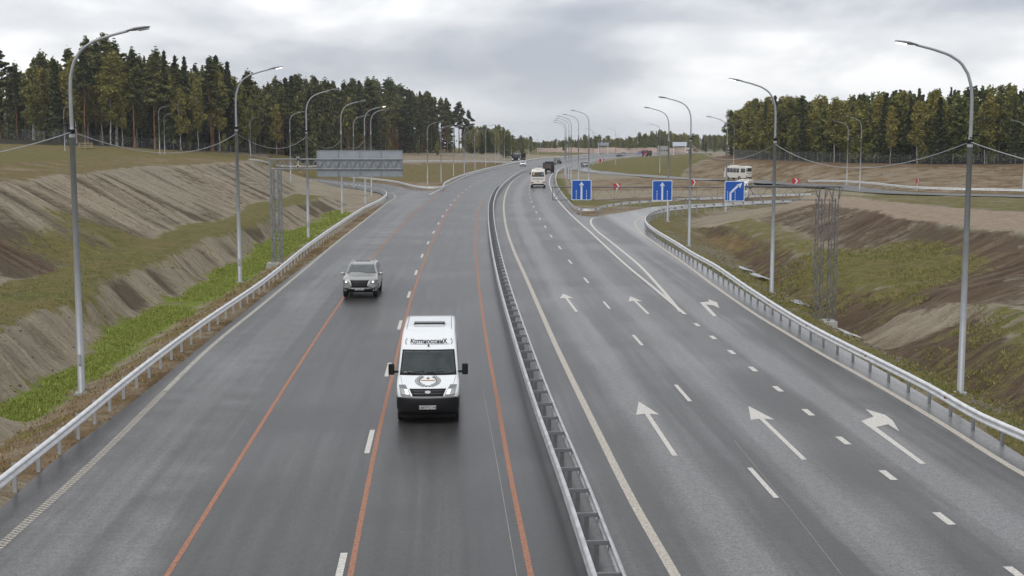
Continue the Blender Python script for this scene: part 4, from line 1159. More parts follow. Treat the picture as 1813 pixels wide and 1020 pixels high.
# fences at the forest edges
def fence(P, h, label, zfn, step=3.0, wires=0.28):
    P = resample([tuple(p[:2]) for p in P], step)[:, :2]
    o0 = P[len(P) // 2]; r = empty('mesh_fence', (float(o0[0]), float(o0[1]), 0)); tag(r, label, 'fence')
    pm = MB().tube([(0, 0, -.3), (0, 0, h + .1)], .04, 5).build('post', M['fence'], r); pd = pm.data
    wm = MB()
    for i, p in enumerate(P):
        z = zfn(p[0], p[1])
        o = pm if i == 0 else (link(bpy.data.objects.new('post', pd), r) if i < 95 else None)
        if o: o.location = (p[0] - o0[0], p[1] - o0[1], z)
        if i < len(P) - 1:
            q = P[i + 1]; z2 = zfn(q[0], q[1])
            a = Vector((p[0] - o0[0], p[1] - o0[1], z)); b = Vector((q[0] - o0[0], q[1] - o0[1], z2))
            for k in range(8): hh = .1 + (h - .1) * k / 7; wm.tube([a + Vector((0, 0, hh)), b + Vector((0, 0, hh))], .010, 3, False)
            n = int(step / wires)
            for k in range(n): c = a.lerp(b, (k + .5) / n); wm.tube([c + Vector((0, 0, .05)), c + Vector((0, 0, h))], .010, 3, False)
    wm.build('wire_mesh', M['fence'], r)
FLx = FL[(FL[:, 0] > -135) & (FL[:, 1] < 380)]
tF = FLx[:, :2] + np.array([5.0, -7.0])
fence(tF, 2.2, 'long wire mesh fence in front of the left forest', terr, 3.6)
FRx = FR[::-1]
fence(np.array([(p[0] - 2, p[1] - 6) for p in FRx if p[1] < 330]), 2.2, 'wire mesh fence along the top of the right slope in front of the trees', terr, 3.6)

# pallet stack on the left plateau
p = hit(152, 263); r = empty('timber_stack', tuple(p), .15); tag(r, 'small pale stack of timber boards lying on the plateau near the left forest', 'timber')
for k in range(3):
    mb = MB()
    for j in range(5): mb.box((0, -.5 + j * .25, .25 + k * .38), (2.8 - .15 * k, .2, .09))
    mb.build('board_layer', M['wood'], r)
    mb = MB()
    for x in (-1.1, 0, 1.1): mb.box((x, 0, .10 + k * .38), (.12, 1.1, .19))
    mb.build('bearer', M['wood'], r)
# far structures
def far_sign(x0, x1, y0, y1, base, D, label, m, blue=False):
    xa_, xb_ = xat(x0, y0, D), xat(x1, y0, D); za, zb = zat(y1, D), zat(y0, D)
    r = empty('gantry_sign', ((xa_ + xb_) / 2, D, 0)); tag(r, label, 'road sign')
    wd = xb_ - xa_
    MB().box((0, 0, (za + zb) / 2), (wd, .25, zb - za)).build('sign_board', m, r)
    mb = MB()
    for s_ in (-1, 1): mb.tube([(s_ * wd * .42, .3, -.3), (s_ * wd * .42, .3, za + .5)], .16, 6)
    mb.tube([(-wd * .5, .3, za + .6), (wd * .5, .3, za + .6)], .1, 5); mb.tube([(-wd * .42, .3, zat(260, D)), (0, .3, zat(263, D))], .07, 4)
    mb.build('gantry_frame', M['galv'], r)
    return r
far_sign(1058, 1078, 252.5, 258, 266, 620, 'dark grey distant sign gantry against the trees, left of the far mound', M['sign_grey'])
far_sign(1191, 1216, 251.5, 259, 270, 560, 'pale bluish distant sign gantry in front of the far trees', M['sign_white'])
# ------------------------------------------------------------------ vehicles
def chaikin(pts, n=2):
    P = [np.array(p, float) for p in pts]
    for _ in range(n):
        Q = [P[0]]
        for a, b in zip(P[:-1], P[1:]): Q += [a * .82 + b * .18, a * .18 + b * .82]
        Q.append(P[-1]); P = Q
    return np.array(P)
class Shell:
    """car-like body: side profile (y, z) swept across the width, rounded along its edges. Front faces -Y."""
    def __init__(s, prof, wfn, r, bow_f, bow_r, zbot, wheels, ra):
        s.p = chaikin(prof, 2); s.wfn = wfn; s.r = r; s.bf = bow_f; s.br = bow_r
        s.zb = zbot; s.wheels = wheels; s.ra = ra
        d = np.diff(s.p, axis=0); L = np.hypot(d[:, 0], d[:, 1]); s.s = np.concatenate([[0], np.cumsum(L)])
        t = np.gradient(s.p, axis=0); t /= np.hypot(t[:, 0], t[:, 1])[:, None]
        s.n = np.stack([-t[:, 1], t[:, 0]], 1)      # outward for a profile running front-bottom -> top -> rear-bottom
        s.L = s.s[-1]
    def s_at(s, z=None, y=None, front=True):
        """arc length where the profile reaches height z (first from the front)"""
        rngi = range(len(s.p) - 1) if front else range(len(s.p) - 2, -1, -1)
        for i in rngi:
            a, b = s.p[i], s.p[i + 1]
            k = 1 if z is not None else 0; v = z if z is not None else y
            if (a[k] - v) * (b[k] - v) <= 0 and a[k] != b[k]:
                return s.s[i] + (v - a[k]) / (b[k] - a[k]) * (s.s[i + 1] - s.s[i])
        return 0
    def P(s, q, u, off=0.0):
        y = np.interp(q, s.s, s.p[:, 0]); z = np.interp(q, s.s, s.p[:, 1])
        ny_ = np.interp(q, s.s, s.n[:, 0]); nz_ = np.interp(q, s.s, s.n[:, 1])
        w_ = s.wfn(y, z); d = w_ * (1 - abs(u)); drop = 0.0
        if d < s.r: t = 1 - d / s.r; drop = s.r * (1 - math.sqrt(max(0, 1 - t * t)))
        bow = abs(u) ** 2.4 * (s.bf * max(0, -ny_) - s.br * max(0, ny_))
        y2 = y - ny_ * (drop - off) + bow; z2 = z - nz_ * (drop - off)
        return Vector((u * s.wfn(y2, z2), y2, z2))
    def us(s):
        a = [0, .2, .4, .6, .75, .86, .92, .96, .985, 1.0]
        return [-x for x in a[::-1]] + a[1:]
    def body(s, m, parent, name='body', hole=None):
        U = s.us(); qs = s.s; V = []
        if hole: qs = np.unique(np.concatenate([qs, [hole[0], hole[1]]])); qs = qs[np.concatenate([[True], np.diff(qs) > 1e-4])]
        Fc = []; k = len(U)
        for q in qs:
            for u in U: V.append(s.P(q, u))
        for i in range(len(qs) - 1):
            for j in range(k - 1):
                if hole and qs[i] >= hole[0] and qs[i + 1] <= hole[1] and abs(U[j]) <= hole[2] and abs(U[j + 1]) <= hole[2]: continue
                Fc.append((i * k + j, i * k + j + 1, (i + 1) * k + j + 1, (i + 1) * k + j))
        out = [(s.P(q, 1.0).y, s.P(q, 1.0).z) for q in qs]
        out = [p for i, p in enumerate(out) if i == 0 or seg_len(p, out[i - 1]) > 1e-4]
        bot = []
        y1 = out[-1][0]; y0 = out[0][0]
        bot.append((y1, s.zb))
        for wy in sorted(s.wheels, reverse=True):
            for a in range(0, 181, 20):
                yy = wy + s.ra * math.cos(R(a)); zz_ = max(s.zb, .33 + s.ra * math.sin(R(a)) * .98)
                if y0 + .05 < yy < y1 - .05: bot.append((yy, zz_))
        bot.append((y0, s.zb))
        loop = out + bot
        clean = [loop[0]]
        for p in loop[1:]:
            if seg_len(p, clean[-1]) > 0.004: clean.append(p)
        for sg in (-1, 1):
            vs, fs = s.fill(clean, sg, 0.0)
            b = len(V); V += vs; Fc += [tuple(i + b for i in f) for f in fs]
        o = np_obj(name, V, Fc, m if not isinstance(m, tuple) else list(m[:2]), parent, True)
        if isinstance(m, tuple):
            for p in o.data.polygons:
                if m[2](p.center): p.material_index = 1
        return o
    def fill(s, loop, sg, off, grid=.22):
        n = len(loop); ys = [p[0] for p in loop]; zs = [p[1] for p in loop]
        pts = [Vector(p) for p in loop]
        la = np.array(loop)
        for y in np.arange(min(ys) + grid / 2, max(ys), grid):
            for z in np.arange(min(zs) + grid / 2, max(zs), grid):
                if in_poly(np.array([y]), np.array([z]), la)[0] and np.min(np.hypot(la[:, 0] - y, la[:, 1] - z)) > grid * .3: pts.append(Vector((y, z)))
        r_ = geometry.delaunay_2d_cdt(pts, [(i, (i + 1) % n) for i in range(n)], [list(range(n))], 1, 1e-5)
        V = [Vector((sg * (s.wfn(p.x, p.y) + off), p.x, p.y)) for p in r_[0]]
        Fc = [tuple(f) if sg > 0 else tuple(reversed(f)) for f in r_[2]]
        return V, Fc
    def side_panel(s, loop, name, m, parent, off=.006, sides=(-1, 1)):
        for sg in sides:
            vs, fs = s.fill(loop, sg, off, .3); np_obj(name, vs, fs, m, parent, True)
    def patch(s, qa, qb, ua, ub, name, m, parent, off=.008, nq=6, nu=10, th=None):
        """qa/qb arc lengths (bottom/top), ua=(l,r) at qa, ub=(l,r) at qb; solid plate lying on the body"""
        V = []; Fc = []
        for layer, o in ((0, off), (1, -.03)):
            for i in range(nq + 1):
                t = i / nq; q = qa + (qb - qa) * t; l = ua[0] + (ub[0] - ua[0]) * t; r_ = ua[1] + (ub[1] - ua[1]) * t
                for j in range(nu + 1): V.append(s.P(q, l + (r_ - l) * j / nu, o))
        k = nu + 1; N = (nq + 1) * k
        for i in range(nq):
            for j in range(nu): Fc.append((i * k + j, i * k + j + 1, (i + 1) * k + j + 1, (i + 1) * k + j))
        rim = [j for j in range(k)] + [i * k + nu for i in range(1, nq + 1)] + [nq * k + j for j in range(nu - 1, -1, -1)] + [i * k for i in range(nq - 1, 0, -1)]
        for a, b in zip(rim, rim[1:] + rim[:1]): Fc.append((b, a, a + N, b + N))
        return np_obj(name, V, Fc, m, parent, True)
WHEEL = {}
def wheel(parent, x, y, r, w_, sg):
    key = (r, w_)
    if key not in WHEEL:
        n = 28
        def lathe(prof):
            V = []; Fc = []; k = len(prof)
            for i in range(n):
                a = 2 * math.pi * i / n
                for u, rr in prof: V.append((u, rr * math.cos(a), rr * math.sin(a)))
            for i in range(n):
                for j in range(k - 1): Fc.append((i * k + j, i * k + j + 1, ((i + 1) % n) * k + j + 1, ((i + 1) % n) * k + j))
            return V, Fc
        V, Fc = lathe([(-w_ / 2, r * .6), (-w_ / 2, r * .93), (-w_ * .38, r), (w_ * .38, r), (w_ / 2, r * .93), (w_ / 2, r * .6), (w_ * .3, r * .58)])
        t = bpy.data.meshes.new('tyre'); t.from_pydata(V, [], Fc); t.materials.append(M['tyre'])
        mb = MB(); V, Fc = lathe([(w_ * .42, r * .62), (w_ * .36, r * .5), (w_ * .3, .0)]); mb.add(V, Fc)
        for k in range(6):
            a = k * math.pi / 3; mb.box((w_ * .38, math.cos(a) * r * .33, math.sin(a) * r * .33), (.03, r * .12, r * .5), M=Matrix.Rotation(a - math.pi / 2, 3, 'X'))
        ri = bpy.data.meshes.new('rim'); ri.from_pydata(mb.v, [], mb.f); ri.materials.append(M['rim'])
        WHEEL[key] = (t, ri)
    t, ri = WHEEL[key]
    o = link(bpy.data.objects.new('wheel', t), parent); o.location = (x, y, r); o.rotation_euler = (0, 0, 0 if sg > 0 else math.pi)
    link(bpy.data.objects.new('rim', ri), o)
def heading(pa, pb):
    a = G(*pa); b = G(*pb); return math.atan2(b[1] - a[1], b[0] - a[0]) - math.pi / 2
def mirror(parent, x, y, z, m, sx=.2, sy=.12, sz=.32, arm=.12):
    for sg in (-1, 1):
        mb = MB(); mb.box((sg * (x + arm + sx / 2), y, z), (sx, sy, sz)); o = mb.build('mirror', m, parent, bevel=.03)
        MB().box((sg * (x + arm / 2 - .03), y + .02, z - sz * .25), (arm + .1, .06, .06)).build('mirror_arm', M['plastic'], o)
def text_mesh(body, size, offset=0.0):
    cu = bpy.data.curves.new('t', 'FONT'); cu.body = body; cu.size = size; cu.align_x = 'CENTER'; cu.offset = offset; cu.resolution_u = 3
    o = bpy.data.objects.new('t', cu); COL.objects.link(o)
    dg = bpy.context.evaluated_depsgraph_get(); me = bpy.data.meshes.new_from_object(o.evaluated_get(dg))
    V = [tuple(v.co) for v in me.vertices]; Fc = [tuple(p.vertices) for p in me.polygons]
    bpy.data.objects.remove(o); bpy.data.curves.remove(cu); bpy.data.meshes.remove(me)
    return V, Fc
def plate(parent, y, z, txt, front=True, w_=.52):
    o = MB().box((0, y, z), (w_, .02, .115)).build('number_plate', M['plate'], parent, bevel=.004)
    V, Fc = text_mesh(txt, .11, .002)
    sg = 1 if front else -1
    np_obj('plate_text', [(-sg * v[0] if not front else v[0], y - sg * .013, z - .038 + v[1]) for v in V], Fc, M['ink'], o)

# --- the white van in front
_g = bpy.data.materials.new('see_through_windscreen'); _g.use_nodes = True; _b = _g.node_tree.nodes['Principled BSDF']
_b.inputs['Base Color'].default_value = (.06, .08, .08, 1); _b.inputs['Roughness'].default_value = .04; _b.inputs['Alpha'].default_value = .50; _b.inputs['Specular IOR Level'].default_value = .9
M['glass_see'] = _g
def make_van():
    r = empty('white_van')
    prof = [(.12, .34), (.02, .45), (.0, .72), (.03, .88), (.10, 1.0), (.30, 1.17), (.85, 1.45), (1.55, 2.11), (1.75, 2.23), (2.15, 2.51), (2.6, 2.66), (4.6, 2.72), (5.85, 2.68), (5.98, 2.52), (6.03, 1.5), (6.05, .40)]
    def wf(y, z):
        w_ = .995
        if z > 1.05: w_ -= .085 * (z - 1.05) ** 1.1
        w_ -= .17 * max(0, (.85 - y) / .85) ** 2.2
        if z < .5: w_ -= .05 * (.5 - z) / .2
        return max(.2, w_)
    S = Shell(prof, wf, .10, .20, .05, .34, (.98, 4.35), .42)
    f = lambda z: S.s_at(z=z)
    S.body((M['van_white'], M['plastic'], lambda c: (c.z < .88 and c.y < .62) or c.z < .47), r, hole=(f(1.51), f(2.09), .861))
    f = lambda z: S.s_at(z=z)
    S.patch(f(.40), f(.875), (-1, 1), (-1, 1), 'front_bumper', M['plastic'], r, .02, 8, 16)
    S.patch(f(.86), f(.915), (-1, 1), (-1, 1), 'bumper_lip', M['plastic_g'], r, .03, 3, 16)
    g = S.patch(f(.925), f(1.125), (-.55, .55), (-.62, .62), 'grille', M['plastic'], r, .015)
    for z in (.985, 1.055): S.patch(f(z), f(z + .018), (-.56, .56), (-.57, .57), 'grille_bar', M['dark_car'], g, .024, 2)
    bd = MB(); V = []; n = 20; q0 = f(1.03)
    V = [S.P(q0 + .055 * math.sin(2 * math.pi * k / n), .105 * math.cos(2 * math.pi * k / n), .034) for k in range(n)]
    bd.add(V, [tuple(range(n))]); bd.build('badge', M['chrome'], r)
    for sg in (-1, 1):
        h = S.patch(f(.93), f(1.22), tuple(sorted((sg * .60, sg * .93))), tuple(sorted((sg * .74, sg * .95))), 'headlight', M['lamp_glass'], r, .014)
        S.patch(f(.97), f(1.10), tuple(sorted((sg * .66, sg * .76))), tuple(sorted((sg * .69, sg * .79))), 'lamp_bulb', M['lamp_on'], h, .02)
        S.patch(f(1.13), f(1.20), tuple(sorted((sg * .70, sg * .92))), tuple(sorted((sg * .76, sg * .92))), 'side_lamp', M['plastic_g'], h, .02)
    # windscreen with surround, wipers
    S.patch(f(1.45), f(1.515), (-.93, .93), (-.93, .93), 'windscreen_frame', M['plastic'], r, .008, 2, 16)
    S.patch(f(2.085), f(2.14), (-.92, .92), (-.92, .92), 'windscreen_frame', M['plastic'], r, .008, 2, 16)
    for sg in (-1, 1): S.patch(f(1.505), f(2.095), tuple(sorted((sg * .865, sg * .93))), tuple(sorted((sg * .85, sg * .92))), 'windscreen_frame', M['plastic'], r, .008, 10, 2)
    ws = S.patch(f(1.50), f(2.105), (-.89, .89), (-.875, .875), 'windscreen', M['glass_see'], r, .012, 10, 16)
    db = MB(); db.box((0, 1.22, 1.30), (1.66, .62, .12)); db.box((.45, 1.45, 1.40), (.42, .2, .1)); db.build('dashboard', M['cabin'], r, bevel=.03)
    sw = MB(); sw.tube([(.45 + .19 * math.cos(a), 1.62 + .08 * math.sin(a), 1.36 + .17 * math.sin(a)) for a in [i * 2 * math.pi / 18 for i in range(19)]], .014, 6); sw.box((.45, 1.62, 1.36), (.34, .03, .04)); sw.build('steering_wheel', M['plastic'], r)
    for x in (.45, -.45, -.05)[:2]:
        se = MB(); se.box((x, 2.15, 1.0), (.48, .5, .14)); se.box((x, 2.42, 1.38), (.46, .14, .72)); se.box((x, 2.44, 1.84), (.26, .1, .2)); se.build('seat', M['cabin'], r, bevel=.05)
    MB().box((0, 2.75, 1.45), (1.7, .03, 1.3)).build('cabin_partition', M['plastic_g'], r)
    wi = MB()
    for u0, u1 in ((-.75, -.12), (-.05, .55)):
        wi.tube([S.P(f(1.46), (u0 + u1) / 2, .03), S.P(f(1.51), u0, .03), ], .010, 5); wi.tube([S.P(f(1.50), u0, .032), S.P(f(1.535), u1, .032)], .012, 5)
    wi.build('wiper', M['plastic'], r)
    MB().box((-.52, 1.12, 1.375), (.34, .2, .01)).build('dashboard_paper', M['sign_white'], r)
    # bonnet line and door seams
    for sg in (-1, 1): S.patch(f(1.13), f(1.42), tuple(sorted((sg * .80, sg * .812))), tuple(sorted((sg * .885, sg * .897))), 'bonnet_seam', M['plastic_g'], r, .004)
    S.side_panel([(1.02, 1.36), (1.55, 1.82), (1.80, 1.90), (2.25, 1.90), (2.25, 1.30), (1.4, 1.22)], 'side_window', M['glass'], r)
    S.side_panel([(2.45, 1.30), (2.45, 1.90), (5.75, 1.90), (5.75, 1.30)], 'side_window', M['glass'], r)
    S.side_panel([(2.34, .45), (2.355, .45), (2.355, 2.05), (2.34, 2.05)], 'door_seam', M['plastic_g'], r)
    S.side_panel([(1.5, .36), (1.5, .56), (3.85, .56), (3.85, .36)], 'sill_trim', M['plastic'], r, .012)
    # roof hatch / vent and seams
    q = S.s_at(y=3.35); S.patch(q, q + .35, (-.62, .62), (-.62, .62), 'roof_vent_base', M['galv_dark'], r, .03, 3)
    S.patch(q + .02, q + .33, (-.60, .60), (-.60, .60), 'roof_vent', M['plastic_g'], r, .075, 3)
    S.patch(q + .01, q + .03, (-.60, .60), (-.60, .60), 'vent_slot', M['plastic'], r, .078, 2)
    for u in (-.86, .86): S.patch(S.s_at(y=2.7), S.s_at(y=5.7), (u - .012, u + .012), (u - .012, u + .012), 'roof_seam', M['plastic_g'], r, .005, 12, 2)
    cb = MB(); c = S.P(f(2.23), 0.0, .02); cb.tube([c, c + Vector((0, -.04, .02))], .03, 8); cb.build('roof_lamp', M['plastic'], r)
    mirror(r, .97, 1.12, 1.60, M['plastic'], .19, .16, .34, .10)
    # lettering on the raised roof front
    q0 = f(2.245); V, Fc = text_mesh('КотпиоссииХ', .20, .006); ws_ = .9
    sx = 1.2 / (max(v[0] for v in V) - min(v[0] for v in V))
    np_obj('roof_lettering', [S.P(q0 + .10 + v[1] * 1.4, v[0] * sx / ws_, .014) for v in V], Fc, M['ink'], r)
    S.patch(q0 + .055, q0 + .065, (-.66, .74), (-.66, .74), 'lettering_rule', M['plastic_g'], r, .012, 2)
    for u in (-.78, .80):
        mb = MB()
        for k in range(9):
            a = -1.2 + k * .3; cc = (u + .06 * math.cos(a) * (1 if u > 0 else -1), q0 + .18 + .13 * math.sin(a))
            m_ = [S.P(cc[1] + .022 * math.sin(t), cc[0] + .018 * math.cos(t), .009) for t in [i * 1.047 for i in range(6)]]
            mb.add(m_, [tuple(range(6))])
        mb.build('roof_ornament', M['plastic_g'], r)
    # laurel emblem on the bonnet
    qe = (f(1.17) + f(1.44)) / 2 + .02
    for sg in (-1, 1):
        mb = MB()
        for k in range(13):
            a = R(-68 + k * 10.5)
            for rr in (.30, .36, .42):
                cu_, cq = sg * rr * math.cos(a) * 0.95, qe + rr * .72 * math.sin(a) * 1.0
                t0 = a + R(50 if rr > .36 else -30) if rr != .36 else a + 1.57
                L, W_ = .040, .017
                pts_ = []
                for i in range(6):
                    t = i * 1.047; du = L * math.cos(t); dq = W_ * math.sin(t)
                    pts_.append(S.P(cq + (du * math.sin(t0) + dq * math.cos(t0)), cu_ + sg * (du * math.cos(t0) - dq * math.sin(t0)), .010))
                mb.add(pts_, [tuple(range(6))])
        mb.build('laurel_branch', M['plastic_g'], r)
    S.patch(qe - .0, qe + .05, (-.22, .22), (-.22, .22), 'emblem_bar', M['gold'], r, .010, 2)
    mb = MB()
    S.patch(qe + .05, qe + .20, (-.012, .012), (-.012, .012), 'emblem_staff', M['ink'], r, .010, 2, 2)
    S.patch(qe + .13, qe + .15, (-.06, .07), (-.06, .07), 'emblem_staff', M['ink'], r, .010, 2, 2)
    for sg in (-1, 1): S.patch(qe - .285, qe - .235, tuple(sorted((sg * .03, sg * .10))), tuple(sorted((sg * .00, sg * .07))), 'emblem_ribbon', M['ink'], r, .010, 2, 2)
    plate(r, -.045, .60, 'К887РО198', True)
    MB().box((0, 3.0, .32), (1.7, 5.4, .2)).build('underbody', M['plastic'], r)
    for y in (.98, 4.35):
        for sg in (-1, 1): wheel(r, sg * .84, y, .36, .24, sg)
    return r
def place(r, px, py, head_px, label, cat, group=None, z=None):
    x, y = G(px, py, 0 if z is None else z)
    r.location = (x, y, 0.006 if z is None else z); r.rotation_euler = (0, 0, head_px); tag(r, label, cat, group)
    return r
hv = heading((676, 740), (735, 520))
place(make_van(), 757.5, 755, hv, 'white high-roof van with dark lettering and a laurel emblem, driving towards the viewer', 'van')

def make_driver(van):
    P = {'pelvis': (.45, 2.2, 1.10, .15), 'waist': (.45, 2.24, 1.26, .135), 'chest': (.45, 2.26, 1.45, .155), 'neck': (.45, 2.24, 1.62, .055), 'head': (.45, 2.21, 1.70, .085), 'crown': (.45, 2.21, 1.79, .092)}
    for sg, n in ((-1, 'l'), (1, 'r')):
        x = .45 + sg * .18
        P['sh' + n] = (x, 2.25, 1.53, .065); P['el' + n] = (.45 + sg * .27, 2.02, 1.30, .045); P['wr' + n] = (.45 + sg * .20, 1.76, 1.37, .03); P['pa' + n] = (.45 + sg * .19, 1.69, 1.40, .034)
        P['hip' + n] = (.45 + sg * .09, 2.12, 1.10, .09); P['kn' + n] = (.45 + sg * .13, 1.72, 1.12, .065); P['an' + n] = (.45 + sg * .12, 1.50, .74, .045); P['to' + n] = (.45 + sg * .12, 1.34, .70, .04)
        for k in range(5): P['f%d' % k + n] = (.45 + sg * (.175 + .012 * k), 1.645 - (.0 if k else -.02), 1.385 + .014 * (k - 2), .010); P['g%d' % k + n] = (.45 + sg * (.17 + .008 * k), 1.625 + .02 * (k == 0), 1.36 + .012 * (k - 2), .009)
    E_ = [('pelvis', 'waist'), ('waist', 'chest'), ('chest', 'neck'), ('neck', 'head'), ('head', 'crown')]
    for n in 'lr':
        E_ += [('chest', 'sh' + n), ('sh' + n, 'el' + n), ('el' + n, 'wr' + n), ('wr' + n, 'pa' + n), ('pelvis', 'hip' + n), ('hip' + n, 'kn' + n), ('kn' + n, 'an' + n), ('an' + n, 'to' + n)]
        for k in range(5): E_ += [('pa' + n, 'f%d' % k + n), ('f%d' % k + n, 'g%d' % k + n)]
    keys = list(P); me = bpy.data.meshes.new('p'); me.from_pydata([P[k][:3] for k in keys], [(keys.index(a), keys.index(b)) for a, b in E_], [])
    o = bpy.data.objects.new('p', me); COL.objects.link(o); o.modifiers.new('s', 'SKIN')
    for i, k in enumerate(keys): me.skin_vertices[0].data[i].radius = (P[k][3], P[k][3])
    me.skin_vertices[0].data[0].use_root = True
    sd_ = o.modifiers.new('d', 'SUBSURF'); sd_.levels = 2; sd_.render_levels = 2
    dg = bpy.context.evaluated_depsgraph_get(); m2 = bpy.data.meshes.new_from_object(o.evaluated_get(dg)); bpy.data.objects.remove(o)
    m2.name = 'person'; m2.materials.clear(); m2.materials.append(M['skin']); m2.materials.append(M['shirt'])
    for p in m2.polygons:
        c = p.center; p.use_smooth = True
        p.material_index = 0 if (c.z > 1.60 or (c.y < 1.95 and c.z > 1.25)) else 1
    o = bpy.data.objects.new('person', m2); COL.objects.link(o)
    h = MB(); V = []; n = 12
    for i in range(5):
        a = i / 4 * math.pi * .5
        for k in range(n): t = 2 * math.pi * k / n; V.append((.45 + .098 * math.cos(a) * math.cos(t), 2.23 + .098 * math.cos(a) * math.sin(t), 1.79 + .095 * math.sin(a) + .001 * k))
    h.add(V, [(i * n + k, i * n + (k + 1) % n, (i + 1) * n + (k + 1) % n, (i + 1) * n + k) for i in range(4) for k in range(n)]); h.build('hair', M['hair'], o, True)
    fc = MB(); fc.box((.45, 2.118, 1.725), (.022, .04, .045)); fc.build('nose', M['skin'], o, bevel=.008)
    for sg in (-1, 1): MB().box((.45 + sg * .034, 2.125, 1.755), (.022, .012, .010)).build('eye', M['hair'], o)
    MB().box((.45, 2.125, 1.68), (.045, .012, .008)).build('mouth', M['red_lamp'], o)
    o.location = van.location; o.rotation_euler = van.rotation_euler
    tag(o, 'driver in a grey shirt holding the steering wheel of the white van', 'person')
make_driver([x_ for x_ in bpy.data.objects if x_.name.startswith('white_van')][0])

def make_suv(m, simple=False, lights=True, rear=False):
    r = empty('silver_suv' if m is M['silver'] else 'passenger_car')
    prof = [(.14, .36), (.04, .48), (.0, .70), (.04, .92), (.16, 1.05), (.45, 1.12), (1.15, 1.20), (1.35, 1.24), (1.95, 1.66), (2.15, 1.74), (2.6, 1.80), (4.0, 1.78), (4.55, 1.66), (4.85, 1.15), (4.92, .8), (4.9, .42)]
    def wf(y, z):
        w_ = .985
        if z > 1.02: w_ -= .34 * (z - 1.02)
        w_ -= .15 * max(0, (.8 - y) / .8) ** 2
        w_ -= .10 * max(0, (y - 4.3) / .6) ** 2
        if z < .55: w_ -= .05
        return w_
    S = Shell(prof, wf, .09, .22, .12, .38, (.95, 3.8), .44)
    S.body(m, r); f = lambda z: S.s_at(z=z); b = lambda z: S.s_at(z=z, front=False)
    S.patch(f(.37), f(.56), (-.96, .96), (-.96, .96), 'front_bumper', M['plastic'], r, .012)
    g = S.patch(f(.62), f(1.0), (-.54, .54), (-.62, .62), 'grille', M['plastic'], r, .012)
    for z in (.71, .80, .89): S.patch(f(z), f(z + .012), (-.5, .5), (-.5, .5), 'grille_bar', M['dark_car'], g, .020, 2)
    for sg in (-1, 1):
        S.patch(f(.66), f(.99), tuple(sorted((sg * .47, sg * .54))), tuple(sorted((sg * .61, sg * .69))), 'grille_surround', M['chrome'], g, .018)
        h = S.patch(f(.80), f(.98), tuple(sorted((sg * .70, sg * .96))), tuple(sorted((sg * .70, sg * .96))), 'headlight', M['plastic_g'], r, .012)
        if lights: S.patch(f(.86), f(.95), tuple(sorted((sg * .78, sg * .88))), tuple(sorted((sg * .78, sg * .88))), 'lamp_bulb', M['lamp_on'], h, .02)
        S.patch(f(.58), f(.66), tuple(sorted((sg * .72, sg * .97))), tuple(sorted((sg * .68, sg * .97))), 'fog_lamp', M['lamp_glass'], r, .014)
        S.patch(b(1.02), b(.80), tuple(sorted((sg * .72, sg * .96))), tuple(sorted((sg * .72, sg * .96))), 'tail_light', M['red_lamp'], r, .012)
    S.patch(f(.52), f(.56), (-.75, .75), (-.8, .8), 'skid_plate', M['chrome'], r, .016)
    ws = S.patch(f(1.255), f(1.70), (-.90, .90), (-.86, .86), 'windscreen', M['glass_w'], r, .008)
    S.patch(b(1.60), b(1.22), (-.8, .8), (-.88, .88), 'rear_window', M['glass'], r, .008)
    S.side_panel([(1.62, 1.24), (2.1, 1.60), (2.5, 1.67), (4.0, 1.66), (4.4, 1.55), (4.6, 1.24)], 'side_window', M['glass'], r)
    q = S.s_at(y=2.75); S.patch(q, q + .75, (-.58, .58), (-.58, .58), 'sunroof', M['glass'], r, .008)
    for sg in (-1, 1):
        rr = MB(); pts_ = [S.P(S.s_at(y=yy), sg * .86, .05 if 2.4 < yy < 4.2 else .0) for yy in (2.3, 2.5, 3.3, 4.1, 4.3)]; rr.tube(pts_, .022, 6); rr.build('roof_rail', M['chrome'], r)
    mirror(r, .93, 1.60, 1.22, m, .20, .12, .16, .06)
    plate(r, -.03, .53, 'В126МН47', True)
    MB().box((0, 2.5, .42), (1.6, 4.3, .2)).build('underbody', M['plastic'], r)
    for y in (.95, 3.8):
        for sg in (-1, 1): wheel(r, sg * .83, y, .39, .25, sg)
    return r
SUV = make_suv(M['silver'])
place(SUV, 636.5, 529, heading((608, 528), (662, 454)) * .75, 'silver off-road car with a dark grille, driving towards the viewer behind the white van', 'car')
c = make_suv(M['dark_car'], lights=False); place(c, 989, 290, heading((975, 300), (1010, 284)) + 0.15, 'dark car driving away, to the right of the brown tipper truck', 'car')
loc = c.location
